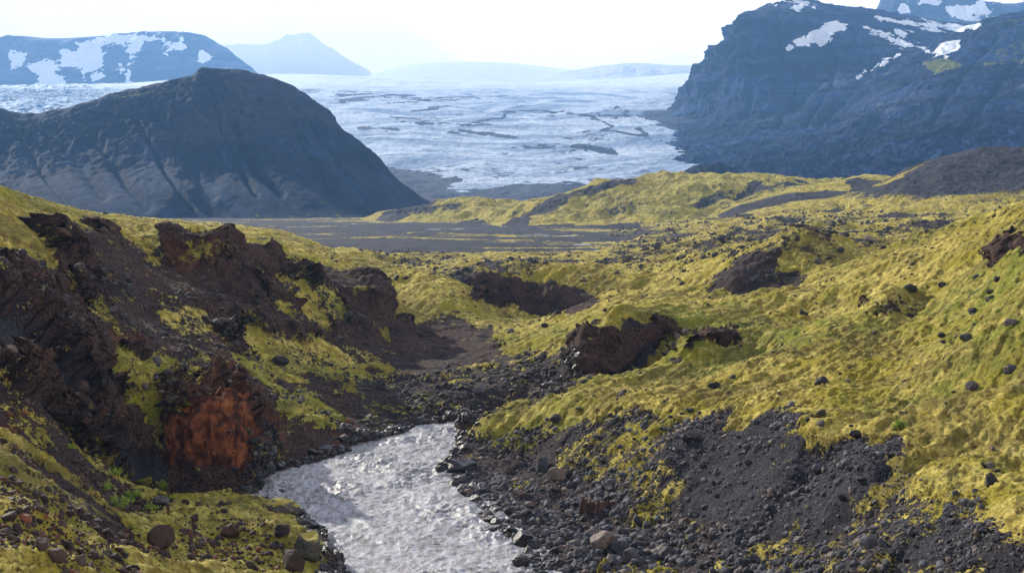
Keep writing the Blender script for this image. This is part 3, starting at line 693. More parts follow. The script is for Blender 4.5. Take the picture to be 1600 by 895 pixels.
far_mtn('right_far_peak', [(1340,60),(1368,28),(1376,14),(1381,0),(1388,-8),(1430,-10),(1470,-6),(1500,0),(1540,6),(1600,6),(1700,-5),(1850,-10)], 75, (4600, 6300), 5500, 4900, M_FARL,
        [[(1400,5),(1420,2),(1418,14),(1408,20)], [(1480,8),(1530,4),(1560,10),(1620,6),(1620,14),(1560,16),(1600,28),(1500,27),(1480,18)], [(1440,4),(1460,-4),(1470,2),(1450,10)], [(1540,20),(1640,22),(1640,30),(1540,28)]], 22, (1320, 1850), (320, 200), 260, 3)
def mat_snow():
    m = Mat('firn'); _, _, _, _ = m.attr('cover')
    f1 = m.noise(.008, 8, .75)
    m.base(m.mix(m.ss(.5, .7, f1), (.84, .86, .88), (.40, .46, .52)), .8); m.bump(f1, 30, .8); return m.m
M_SNOW = mat_snow()
far_mtn('ice_dome', [(840,128),(870,120),(900,110),(940,103),(985,99),(1020,100),(1060,103),(1120,100),(1200,100),(1300,104)], 131, (6400, 8200), 7300, 6500, M_SNOW, [], 30, (830, 1320), (360, 200), 160, 4)
far_mtn('ice_cap', [(560,122),(600,111),(640,101),(690,97),(760,97),(800,99),(850,104),(920,112),(1000,110)], 127, (8300, 10800), 9600, 8600, M_SNOW, [], 24, (560, 1000), (300, 160), 400, 5)

# ---- mossy hills between the plain and the ice
def hill(name, sk, foot, back, extra, pxr, yr, masks, relamp, n=(620, 420), wl=45, seed=0):
    p = list(sk) + list(foot) + list(back) + list(extra)
    def rel(X, Y, Z, n_, sl, l):
        r = fbm2(X + .3 * Y, Y * .8, wl, 6, 230 + seed, .52, 0, l) * relamp + fbm2(X - .2 * Y, Y / 2, wl * .5, 5, 236 + seed, .5, 1, l) * relamp * .35
        f = sm(-24.5, -18, Z)
        return X, Y, Z + (r - relamp * .15) * f + fbm2(X, Y, 6, 3, 239, .6, 2, l) * .35 * f
    return patch(name, p, pxr, yr, n[0], n[1], M_GROUND, rel, masks, keepz=-27)
def mk_green(X, Y, Z, qx, qy, sl, l):
    nz = fbm2(X, Y, 40, 6, 241, .6); dpx = nz * 9
    moss = .80 - sm(.12, .32, sl) * .35 + .25 * fbm2(X, Y, 60, 4, 243); green_ = .15 + .5 * fbm2(X, Y, 60, 4, 247)
    for q, v in (([(600,330),(640,318),(720,316),(735,322),(640,332),(625,345),(590,345)], .1), ([(790,352),(815,330),(870,308),(900,300),(880,314),(830,340),(815,360)], .1), ([(900,300),(960,284),(990,283),(930,300)], .15),
                 ([(790,333),(810,326),(825,330),(800,342)], .1), ([(700,345),(740,343),(770,350),(760,356),(700,352)], .1), ([(820,357),(880,352),(960,348),(1020,352),(1080,344),(1160,338),(1160,360),(820,372)], .05),
                 ([(1160,300),(1180,288),(1240,283),(1256,290),(1200,300),(1150,312)], .12), ([(1080,322),(1120,300),(1130,302),(1095,326)], .3)):
        k = sm(-3, 3, sdpolyb(q, qx, qy) + dpx); moss = moss * (1 - k) + v * k
    brn = np.full(X.shape, .15); z_ = np.zeros(X.shape)
    return np.stack([np.clip(moss, 0, 1), z_, brn, np.clip(green_, 0, 1)], -1)
zf = -24.5
def GY_(x, Y, z): return (x, 300 - z / Y * F, Y)
hill('green_hill', [(585,338,1090),(640,326,1060),(690,320,1040),(750,317,1020),(800,321,1000),(840,317,1000),(870,310,990),(900,300,980),(935,288,970),(980,284,960),(1040,284,960),(1080,282,960),(1130,279,960),(1170,282,960),(1240,284,960),(1270,294,960),(1330,290,980)],
     [GY_(560,1090,zf),GY_(600,1020,zf),GY_(700,960,zf),GY_(760,900,zf),GY_(820,850,zf),GY_(900,830,zf),GY_(1000,820,zf),GY_(1060,820,zf),GY_(1150,800,zf),GY_(1250,800,zf)],
     [GY_(x, 1180, zf) for x in (560, 700, 850)] + [GY_(x, 1250, -12) for x in (1000, 1150, 1330)],
     [(900,335,900),(1000,330,890),(1000,305,920),(1100,330,880),(1100,300,920),(830,338,910),(700,338,990),(1160,320,870),(1200,330,840)], (555, 1360), (780, 1260), mk_green, 4.2, seed=1)
def mk_yel(X, Y, Z, qx, qy, sl, l):
    nz = fbm2(X, Y, 30, 6, 251, .6)
    moss = .74 + .2 * nz; z_ = np.zeros(X.shape)
    k = sm(-3, 2, sdpolyb([(1120,336),(1160,318),(1220,306),(1290,299),(1330,300),(1310,306),(1240,314),(1180,326),(1130,342)], qx, qy) + nz * 3); moss = moss * (1 - k) + .03 * k  # shadow face of the ridge painted as a dark band without moss
    k = sm(-3, 3, sdpolyb([(1325,280),(1370,276),(1420,300),(1330,304)], qx, qy) + nz * 8); moss = moss * (1 - k) + .15 * k
    return np.stack([np.clip(moss, 0, 1), z_, z_ + .1, z_], -1)
hill('yellow_ridge', [(1125,337,780),(1160,316,790),(1200,304,800),(1250,294,820),(1300,285,830),(1340,278,840),(1370,277,850),(1400,285,860),(1450,290,860),(1600,290,860)],
     [GY_(1090,700,-27),GY_(1090,620,-27),GY_(1090,780,-27),GY_(1090,900,-27),GY_(1110,700,-22),GY_(1180,650,-14.5),GY_(1300,640,-13),GY_(1400,640,-11.5),GY_(1600,640,-9)], [GY_(x, 1000, -20) for x in (1100,1250,1400,1600)],
     [(1220,308,775),(1300,300,775),(1180,322,750),(1220,318,745),(1300,306,745),(1330,312,700),(1175,326,750)], (1090, 1600), (620, 1010), mk_yel, 1.6, (420, 320), 35, 2)
def mk_grv(X, Y, Z, qx, qy, sl, l):
    nz = fbm2(X, Y, 30, 6, 261, .6); z_ = np.zeros(X.shape)
    m_ = .08 + .5 * sm(0, 3, 3 - np.abs(qy - np.interp(qx, [1380,1440,1500,1560,1650], [285,254,242,233,232]) - 4) + nz * 4) * sm(1460, 1440, qx) + .55 * sm(296, 312, qy + nz * 10)
    return np.stack([m_, z_, z_ + .05, z_], -1)
hill('gravel_hill', [(1330,306,680),(1370,292,700),(1390,281,700),(1420,264,700),(1440,256,700),(1460,251,700),(1500,242,700),(1530,235,700),(1560,231,700),(1600,230,700),(1700,232,700),(1900,240,700)],
     [GY_(1330,600,-12.5),GY_(1400,560,-12.5),GY_(1500,540,-12),GY_(1600,520,-10.5),GY_(1750,510,-8),GY_(1900,500,-7)], [GY_(x, 820, 0) for x in (1400,1550,1700,1900)] + [GY_(1300, 800, -12)],
     [(1500,285,610),(1600,280,600),(1440,290,620)], (1320, 1900), (480, 840), mk_grv, 1.6, (420, 320), 28, 3)
# small dark cone standing in front of the ice edge
def mk_dk(X, Y, Z, qx, qy, sl, l): z_ = np.zeros(X.shape); return np.stack([z_, z_, z_, z_], -1)
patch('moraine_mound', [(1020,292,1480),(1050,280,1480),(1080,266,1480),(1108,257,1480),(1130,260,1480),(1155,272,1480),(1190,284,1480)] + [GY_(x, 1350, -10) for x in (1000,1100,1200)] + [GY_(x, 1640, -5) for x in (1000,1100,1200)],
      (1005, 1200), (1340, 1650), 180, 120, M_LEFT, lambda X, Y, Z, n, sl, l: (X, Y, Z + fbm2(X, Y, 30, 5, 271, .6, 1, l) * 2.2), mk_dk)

# ------------------------------------------------------------------ water
def mat_river():
    m = Mat('silty_water')
    foam, crest, _, _ = m.attr('cover')
    f = m.noise(1.5, 7, .72, stretch=((1.3, .45, 1),), dist=.7)
    c = m.mix(m.ss(.38, .62, f), (.16, .15, .15), (.40, .40, .43))
    fo = m.math('ADD', foam, m.math('MULTIPLY', m.math('SUBTRACT', f, .5), .9))
    c = m.mix(m.ss(.40, .8, fo, 0, .8), c, (.32, .26, .19))
    m.base(c); m.put(m.b.inputs['Roughness'], m.ss(.4, .8, fo, .5, .75))
    m.b.inputs['Specular IOR Level'].default_value = .28
    h = m.math('ADD', m.noise(1.6, 7, .72, stretch=((1.3, .5, 1),), dist=.8), m.math('MULTIPLY', m.noise(7.5, 3, .6), .15))
    m.bump(h, .085, .9)
    return m.m
M_WATER = mat_river()
wx_ = np.linspace(-26, 22, 640); wy_ = np.exp(np.linspace(math.log(66), math.log(150), 760))
WX, WY = np.meshgrid(wx_, wy_)
lw = np.full(WX.shape, .10)
warp = 1.6 * pn2(WX / 5, WY / 5, 301)
e1 = fbm2(WX * .8 + warp, WY * .62 + warp, 2.6, 5, 303, .52, 1, lw); e2 = fbm2(WX, WY, 1.1, 3, 309, .6, 1, lw)
rough_ = .6 + .8 * sm(-.3, .6, fbm2(WX, WY, 9, 3, 311))
Wz = WZ + .12 * fbm2(WX, WY, 7, 3, 313) + (e1 * .15 + e2 * .075 - .08) * rough_
foam = sm(.5, 1.5, e1 * rough_) * .40
grid_obj('river', WX, WY, Wz, M_WATER, {'cover': np.stack([foam, foam, foam, foam], -1)}, keep=sdpoly(RIV, WX, WY) > -1.6)
def strip(name, poly):
    Pp = [((x - 800) / F * (-23.85 * F / (300 - y)), -23.85 * F / (300 - y)) for x, y in poly]
    A = np.array(Pp); gx = np.linspace(A[:, 0].min() - 3, A[:, 0].max() + 3, 200); gy = np.linspace(A[:, 1].min() - 6, A[:, 1].max() + 6, 160)
    X, Y = np.meshgrid(gx, gy); s_ = sdpoly(Pp, X, Y) + 3 * fbm2(X, Y * .5, 16, 4, 321)
    z_ = np.zeros(X.shape)
    grid_obj(name, X, Y, -23.72 + .02 * fbm2(X, Y, 4, 3, 323), M_WATER, {'cover': np.stack([z_ + .3, z_, z_, z_], -1)}, keep=s_ > 0)
for pl in ([(805,367),(850,366),(900,368),(928,371),(900,373),(850,371)], [(880,391),(905,386),(945,387),(962,391),(925,393),(895,394)], [(890,383),(915,381),(925,384),(900,385)], [(535,394),(560,392),(575,395),(550,397)], [(498,349.5),(540,348.6),(580,349),(600,350.2),(560,350.6)], [(640,358),(720,357),(790,359.5),(700,360)]):
    strip('stream', pl)

# ------------------------------------------------------------------ stones
import bmesh
def ico(sub):
    bm = bmesh.new(); bmesh.ops.create_icosphere(bm, subdivisions=sub, radius=1)
    v = np.array([x.co[:] for x in bm.verts]); f = np.array([[q.index for q in x.verts] for x in bm.faces], np.int32); bm.free(); return v, f
ICO = {k: ico(k) for k in (1, 2, 3, 4)}
def rock_shape(seed, sub, cuts=9, rnd=.72, noise=.10, flat=(1, .8, .62)):
    r = np.random.default_rng(seed); v, f = ICO[sub]; v = v.copy()
    for _ in range(cuts):
        n = r.normal(size=3); n /= np.linalg.norm(n); d = r.uniform(rnd, .95)
        t = np.maximum(0, v @ n - d); v -= t[:, None] * n
    nz = fbm3(v[:, 0], v[:, 1], v[:, 2], .9, 4 if sub > 2 else 2, seed % 97, .55)
    v *= (1 + noise * nz)[:, None]
    v *= np.array(flat) * r.uniform(.85, 1.15, 3)
    return v, f
def tri_mesh(name, v, f, mat, smooth):
    me = bpy.data.meshes.new(name)
    me.vertices.add(len(v)); me.vertices.foreach_set('co', v.astype(np.float32).reshape(-1))
    me.loops.add(f.size); me.loops.foreach_set('vertex_index', f.astype(np.int32).reshape(-1))
    me.polygons.add(len(f)); me.polygons.foreach_set('loop_start', np.arange(0, f.size, 3, dtype=np.int32))
    me.update(); me.polygons.foreach_set('use_smooth', np.full(len(f), smooth)); me.update(); me.materials.append(mat)
    return me
def mat_rock(name, cols, spread=1.0, topmoss=0.0):
    m = Mat(name)
    rnd = m.geo.outputs['Random Per Island']
    oi = m.t.nodes.new('ShaderNodeObjectInfo')
    rr = m.math('FRACT', m.math('ADD', rnd, oi.outputs['Random']))
    f1 = m.noise(2.2, 6, .7); f2 = m.noise(14, 4, .7)
    c = m.mix(rr, cols[0], cols[1]); c = m.mix(m.ss(.8, .95, m.math('FRACT', m.math('MULTIPLY', rr, 7.3))), c, cols[2])
    c = m.mix(m.ss(.35, .7, f1, 0, .6), c, tuple(x * .4 for x in cols[0])); c = m.mix(m.ss(.5, .75, f2, 0, .5), c, tuple(min(1, x * 1.8) for x in cols[1]))
    if topmoss:
        sp = m.t.nodes.new('ShaderNodeSeparateXYZ'); m.t.links.new(m.geo.outputs['Normal'], sp.inputs[0])
        k = m.math('ADD', m.math('MULTIPLY', sp.outputs[2], .7), m.math('MULTIPLY', m.math('SUBTRACT', f1, .5), 1.6))
        c = m.mix(m.ss(1.0 - topmoss, 1.12 - topmoss, k), c, m.mix(f2, (.22, .18, .03), (.48, .40, .09)))
    m.base(c, .8); m.b.inputs['Specular IOR Level'].default_value = .3
    m.bump(m.math('ADD', f1, m.math('MULTIPLY', f2, .3)), .12, .8)
    return m.m
M_GREY = mat_rock('grey_basalt', ((.020, .020, .026), (.13, .128, .145), (.22, .17, .14)))
M_BROWN = mat_rock('rusty_lava', ((.018, .011, .010), (.075, .045, .036), (.20, .070, .035)))
M_DARK = mat_rock('dark_lava', ((.014, .012, .012), (.065, .056, .055), (.12, .10, .095)), topmoss=.25)
M_WET = mat_rock('wet_basalt', ((.022, .020, .022), (.05, .046, .048), (.06, .05, .05))); M_WET.node_tree.nodes['Principled BSDF'].inputs['Roughness'].default_value = .35
area = np.zeros(GX.shape)
_P = np.stack([GX, GY, GZ], -1); _c = np.linalg.norm(np.cross(_P[:-1, 1:] - _P[:-1, :-1], _P[1:, :-1] - _P[:-1, :-1]), axis=-1); area[:-1, :-1] = _c
inwater = RIVSD > -.15
def spots(n, dens, seed):
    r = np.random.default_rng(seed)
    wgt = (dens * area * VIS * (gpx > -60) * (gpx < 1660) * (gpy < 960)).reshape(-1)
    cs = np.cumsum(wgt); k = np.searchsorted(cs, r.uniform(0, cs[-1], n)); k = np.minimum(k, wgt.size - 1)
    j, i = np.unravel_index(k, GX.shape)
    a, b = r.uniform(0, 1, n), r.uniform(0, 1, n); j2 = np.minimum(j + 1, GX.shape[0] - 1); i2 = np.minimum(i + 1, GX.shape[1] - 1)
    p = _P[j, i] + a[:, None] * (_P[j, i2] - _P[j, i]) + b[:, None] * (_P[j2, i] - _P[j, i])
    return p, gpx.reshape(-1)[k], gpy.reshape(-1)[k]
def rotm(r, n, tilt=.5):
    e = np.stack([r.normal(0, tilt * .5, n), r.normal(0, tilt * .5, n), r.uniform(0, 2 * np.pi, n)], 1)
    cx, sx, cy, sy, cz, sz = np.cos(e[:, 0]), np.sin(e[:, 0]), np.cos(e[:, 1]), np.sin(e[:, 1]), np.cos(e[:, 2]), np.sin(e[:, 2])
    R = np.empty((n, 3, 3))
    R[:, 0] = np.stack([cz * cy, cz * sy * sx - sz * cx, cz * sy * cx + sz * sx], 1); R[:, 1] = np.stack([sz * cy, sz * sy * sx + cz * cx, sz * sy * cx - cz * sx], 1)
    R[:, 2] = np.stack([-sy, cy * sx, cy * cx], 1); return R, e
PROTO = {}
def protos(kind):
    if kind in PROTO: return PROTO[kind]
    kw, mat, smooth = dict(round=(dict(cuts=12, rnd=.60, noise=.10, flat=(1, .76, .60)), M_GREY, True), angular=(dict(cuts=14, rnd=.55, noise=.13, flat=(1, .8, .7)), M_BROWN, False),
                           dark=(dict(cuts=10, rnd=.62, noise=.16, flat=(1, .8, .6)), M_DARK, False), wet=(dict(cuts=10, rnd=.62, noise=.14, flat=(1, .8, .55)), M_WET, False))[kind]
    PROTO[kind] = ([tri_mesh('stone', *rock_shape(400 + i * 13 + len(kind), 3, **kw), mat, smooth) for i in range(12)], kw, mat, smooth); return PROTO[kind]
def scatter(n, dens, kind, rmin, rmax, al, name, label, cat, group, seed, keep, stuff, sink=.12, pxmin=.8):
    p, qx, qy = spots(n, dens, seed); r = np.random.default_rng(seed + 1)
    rad = np.minimum(rmin * (1 - r.uniform(0, .9999, n)) ** (-1 / al), rmax)
    big = rad / p[:, 1] * F; ok = big > pxmin; p, rad, big, qx, qy = p[ok], rad[ok], big[ok], qx[ok], qy[ok]
    od = np.argsort(-big); R, e = rotm(r, len(od), .9)
    meshes, kw, mat, smooth = protos(kind)
    inframe = (qx > 0) & (qx < 1600) & (qy < 893); cnt = 0; rest = []
    for t, k in enumerate(od):
        if cnt < keep and inframe[k]:
            o = bpy.data.objects.new(name, meshes[int(r.integers(12))]); COL.objects.link(o)
            o.location = (p[k, 0], p[k, 1], p[k, 2] + rad[k] * sink); o.rotation_euler = e[t]; o.scale = (rad[k],) * 3
            o['label'] = label; o['category'] = cat; o['group'] = group; cnt += 1
        else: rest.append((t, k))
    if rest and stuff:
        lo = [rock_shape(500 + i * 7, 2, **kw) for i in range(10)]; lo1 = [rock_shape(600 + i * 7, 1, **kw) for i in range(10)]
        V, Fc, off = [], [], 0
        for t, k in rest:
            v, f = (lo if big[k] > 3.2 else lo1)[int(r.integers(10))]
            v = (v * rad[k]) @ R[t].T + p[k] + (0, 0, rad[k] * sink); V.append(v); Fc.append(f + off); off += len(v)
        o = bpy.data.objects.new(stuff, tri_mesh(stuff, np.concatenate(V), np.concatenate(Fc), mat, smooth)); COL.objects.link(o); o['kind'] = 'stuff'
def R_(poly, soft=10): return sm(-soft, soft, sdpolyb(poly, gpx, gpy, 60) + dp)
clump = sm(-.2, .5, fbm2(GX, GY, 6, 4, 701)); dry = (RIVSD < .1)
shore = R_([(700,730),(760,760),(850,740),(950,780),(1050,810),(1150,850),(1260,895),(1200,960),(850,960),(820,870),(760,820),(700,760)]) * (GY < 120) * dry
scree = R_([(720,680),(880,660),(1000,645),(1240,660),(1385,700),(1600,850),(1600,960),(1000,960),(800,840)]) * (GY < 124) * dry * (.25 + clump)
scatter(11000, shore * (GY > 60) * (.35 + clump), 'round', .06, .44, 1.8, 'river_stone', 'grey rounded stone among the heap of stones along the right river shore', 'stone', 'stones heaped on the right river shore', 801, 300, 'shore_stones', sink=.08)
scatter(9000, scree * (1 - shore), 'round', .05, .34, 2.1, 'slope_stone', 'grey stone lying on the gravel slope between the right shore and the moss edge', 'stone', 'stones on the right gravel slope', 803, 260, 'slope_stones', sink=.15)
cbank = R_([(560,640),(600,600),(680,590),(720,570),(800,580),(830,545),(900,550),(900,600),(800,635),(740,660),(640,690),(560,700),(540,680)]) * (GY > 112) * (GY < 190) * dry
scatter(4200, cbank * (.1 + clump), 'dark', .07, .48, 2.0, 'bank_stone', 'grey stone on the dark bank at the head of the visible river', 'stone', 'stones on the bank behind the river bend', 805, 240, 'bank_stones')
lbank = (1 - chute) * (R_([(0,600),(120,700),(215,770),(300,790),(330,895),(0,895)]) + .6 * R_([(200,795),(450,780),(520,895),(180,895)])) * (GY < 100) * dry
scatter(4200, lbank * clump, 'angular', .05, .32, 2.1, 'lava_rock', 'rusty brown angular rock on the mossy slope at the lower left', 'rock', 'rusty rocks on the lower left slope', 807, 260, 'lava_rubble')
lmid = R_([(60,400),(250,380),(560,450),(600,520),(600,660),(400,760),(250,700),(0,640),(0,450)]) * (GY > 85) * (GY < 215) * dry
scatter(5200, lmid * (.05 + clump) * (1 - .75 * chute) * (1 - .9 * red), 'dark', .09, .5, 2.3, 'scree_rock', 'dark rock on the eroded slope above the left side of the river', 'rock', 'dark rocks on the eroded left bank', 809, 240, 'scree_rubble', pxmin=1.0)
toe = sm(-2.2, -.9, RIVSD) * dry
scatter(1500, toe * (gpx < 900), 'wet', .15, .6, 2.2, 'wet_rock', 'dark wet rock at the waterline of the river', 'rock', 'wet rocks along the waterline', 811, 200, 'waterline_rubble')
field = ((GY > 195) & (GY < 560)) * (1 - outw) * (.15 + rocky * 1.3 + 1.2 * R_([(980,360),(1200,375),(1180,410),(960,420)])) * (1 - .6 * (gpx < 500))
scatter(5200, field * clump, 'dark', .16, .75, 2.2, 'field_rock', 'dark rock scattered over the yellow moss field between the plain and the banks', 'rock', 'dark rocks on the middle moss field', 813, 290, 'field_rubble', pxmin=.9)
rfield = (gpx > 900) * ((GY > 50) & (GY < 215)) * sm(.5, .7, moss)
scatter(210, rfield * clump, 'dark', .16, .6, 2.6, 'moss_rock', 'small dark rock half sunk in the moss of the right slope', 'rock', 'small rocks on the right moss slope', 815, 280, None, sink=.1)
rpl = (gpx > 950) * (GY > 380) * (GY < 900)
scatter(2200, rpl * clump * (1 - outw), 'dark', .35, 1.3, 2.4, 'plain_boulder', 'dark boulder on the dry yellow plain below the gravel hill', 'boulder', 'boulders on the dry yellow plain', 817, 250, 'plain_rubble', pxmin=.8)

# single boulders one can point to
_vis = np.flatnonzero((VIS & (gpx > -50) & (gpx < 1650) & (gpy < 940)).reshape(-1)); _vx = gpx.reshape(-1)[_vis]; _vy = gpy.reshape(-1)[_vis]; _vp = _P.reshape(-1, 3)[_vis]
def at(x, y):
    k = np.argmin((_vx - x) ** 2 + (_vy - y) ** 2); return _vp[k].copy()
def boulder(name, x, y, w, h, kind, label, cat='boulder', seed=0, rot=0, flat=None, z=None, mat=None, sub=4):
    """x,y: foot centre in photo pixels; w,h: width and height there"""
    p = at(x, y)
    if z is not None: p = np.array([(x - 800) / F * (z * F / (300 - y)), z * F / (300 - y), z])
    s = p[1] / F; _, kw, m_, sm_ = protos(kind); kw = dict(kw); kw['flat'] = (1, 1, 1)
    v, f = rock_shape(900 + seed, sub, **kw); v /= np.abs(v).max(0)
    v *= (w / 2 * s, w / 2 * s * .8, h * .62 * s)
    o = bpy.data.objects.new(name, tri_mesh(name, v, f, mat or m_, sm_)); COL.objects.link(o)
    o.location = (p[0], p[1], p[2] + h * .36 * s); o.rotation_euler = (0, rot, random.uniform(-.3, .3)); o['label'] = label; o['category'] = cat
M_MOSSY = mat_rock('mossy_rock', ((.05, .045, .04), (.12, .11, .10), (.12, .11, .10)), topmoss=.62)
HERO = [
 ('river_slab', 712, 738, 66, 26, 'wet', 'flat dark slab jutting into the river below the mossy nose', 'rock', WZ),
 ('boulder', 849, 738, 27, 26, 'round', 'dark round boulder, upper of the two big ones above the shore stones', 'boulder', None),
 ('boulder', 871, 750, 30, 22, 'round', 'grey round boulder just below right of a similar dark one above the shore', 'boulder', None),
 ('boulder', 944, 858, 44, 30, 'round', 'long leaning brown grey boulder, largest on the right river shore', 'boulder', None),
 ('boulder', 986, 874, 26, 20, 'round', 'smooth rounded grey boulder right of the long leaning shore boulder', 'boulder', None),
 ('boulder', 968, 862, 34, 20, 'round', 'flattish grey boulder wedged beside the long leaning shore boulder', 'boulder', None),
 ('boulder', 1043, 872, 30, 22, 'round', 'dark grey boulder beside the small moss flat at the bottom edge', 'boulder', None),
 ('boulder', 1358, 856, 32, 22, 'round', 'grey boulder standing on the mossy part of the lower right slope', 'boulder', None),
 ('boulder', 1234, 742, 20, 16, 'round', 'round grey boulder alone in the bare gravel of the right slope', 'boulder', None),
 ('boulder', 1280, 737, 24, 14, 'round', 'half buried grey boulder in the bare gravel right of a rounder one', 'boulder', None),
 ('boulder', 1510, 532, 21, 15, 'round', 'round grey boulder on the right moss slope next to dark rocks', 'boulder', None),
 ('boulder', 1472, 526, 13, 8, 'dark', 'dark rock left of the round grey boulder on the moss slope', 'rock', None),
 ('boulder', 1337, 682, 20, 11, 'dark', 'dark rock sitting right on the moss edge above the gravel slope', 'rock', None),
 ('boulder', 1283, 647, 15, 9, 'dark', 'small dark rock on the flat pale moss above the slope edge', 'rock', None),
 ('boulder', 1546, 757, 22, 20, 'dark', 'brown rock in a hollow of the moss near the right edge', 'rock', None),
 ('boulder', 1423, 455, 22, 12, 'dark', 'dark brown rock in the green hollow behind the small dark mound', 'rock', None),
 ('boulder', 1120, 607, 14, 11, 'dark', 'single dark rock on the moss slope below the eroded hummock', 'rock', None),
 ('boulder', 868, 660, 22, 12, 'dark', 'dark brown rock at the lower edge of the mossy nose', 'rock', None),
 ('boulder', 1080, 685, 34, 14, 'dark', 'wide dark rock under the moss edge of the gravel slope', 'rock', None),
 ('boulder', 1027, 389, 13, 14, 'dark', 'dark upright boulder on the flat near the river plain', 'boulder', None),
 ('boulder', 1130, 379, 13, 10, 'dark', 'dark rock on top of the small far mound', 'rock', None),
 ('boulder', 1358, 377, 15, 9, 'round', 'pale boulder on the dry plain behind the big mound', 'boulder', None),
 ('boulder', 1312, 394, 15, 8, 'dark', 'dark rock on the right flank of the big mound', 'rock', None),
 ('boulder', 816, 884, 34, 20, 'wet', 'dark wet boulder in shallow water at the bottom right shore', 'boulder', WZ),
 ('boulder', 772, 832, 38, 12, 'wet', 'flat wet rock at the edge of the shore stones', 'rock', WZ),
 ('boulder', 745, 786, 26, 14, 'wet', 'small wet rock standing in the water off the right shore', 'rock', WZ),
 ('boulder', 818, 852, 34, 24, 'wet', 'blocky dark wet boulder on the right waterline', 'boulder', WZ),
 ('boulder', 252, 852, 44, 34, 'angular', 'big reddish brown boulder on the lower left moss bench', 'boulder', None),
 ('boulder', 361, 840, 32, 22, 'angular', 'rusty pointed boulder in the middle of the left moss bench', 'boulder', None),
 ('boulder', 458, 892, 38, 40, 'angular', 'brown upright boulder at the bottom of the moss bench', 'boulder', None),
 ('boulder', 443, 837, 32, 18, 'angular', 'dark brown rock on the moss bench near the mossy river boulder', 'rock', None),
 ('mossy_boulder', 484, 866, 52, 42, 'dark', 'large moss capped boulder at the river end of the left bench', 'boulder', None),
 ('mossy_boulder', 440, 800, 60, 24, 'dark', 'long moss covered rock along the water side of the left bench', 'rock', None),
 ('boulder', 85, 876, 34, 24, 'angular', 'rusty orange boulder low in the bottom left corner', 'boulder', None),
 ('boulder', 72, 512, 22, 17, 'round', 'pale rounded boulder on the upper left slope', 'boulder', None),
 ('boulder', 82, 524, 22, 15, 'round', 'grey boulder just below the pale one on the upper left slope', 'boulder', None),
 ('boulder', 250, 790, 28, 14, 'wet', 'smooth dark grey rock beside the green plants', 'rock', None),
 ('boulder', 545, 497, 14, 10, 'dark', 'dark rock in the moss below the end of the left scarp', 'rock', None),
 ('boulder', 748, 612, 20, 11, 'round', 'pale round boulder on the dark bank above the river bend', 'boulder', None),
 ('boulder', 438, 570, 28, 14, 'dark', 'dark rock on the lower moss patch of the left bank', 'rock', None),
 ('boulder', 437, 769, 18, 6, 'wet', 'small flat wet rock in the river below the red cliff', 'rock', WZ),
]
for i, (nm, x, y, w_, h_, kd, lb, ct, z_) in enumerate(HERO):
    boulder(nm, x, y, w_, h_, kd, lb, ct, i * 3, flat=None, z=z_, mat=M_MOSSY if nm == 'mossy_boulder' else None)
def columns(name, x, y, w, h, n, mat, label):
    p = at(x, y); s = p[1] / F; root = bpy.data.objects.new(name, None); COL.objects.link(root); root.location = p; root['label'] = label; root['category'] = 'outcrop'
    r = np.random.default_rng(int(x))
    for i in range(n):
        v, f = rock_shape(1300 + i + int(x), 3, 16, .5, .06, (1, 1, 1)); v /= np.abs(v).max(0)
        v *= (w / n * .75 * s, w / n * s, h * .6 * s * r.uniform(.7, 1.1))
        o = bpy.data.objects.new('rock_column', tri_mesh('rock_column', v, f, mat, False)); COL.objects.link(o); o.parent = root
        o.location = ((i - n / 2 + .5) * w / n * s, r.uniform(-.2, .2), h * .35 * s); o.rotation_euler = (0, .18, r.uniform(-.3, .3))
M_COLS = mat_rock('brown_columns', ((.05, .030, .024), (.14, .080, .055), (.14, .08, .055)))
columns('column_outcrop', 932, 800, 52, 24, 9, M_COLS, 'brown columnar outcrop standing in the shore stones')

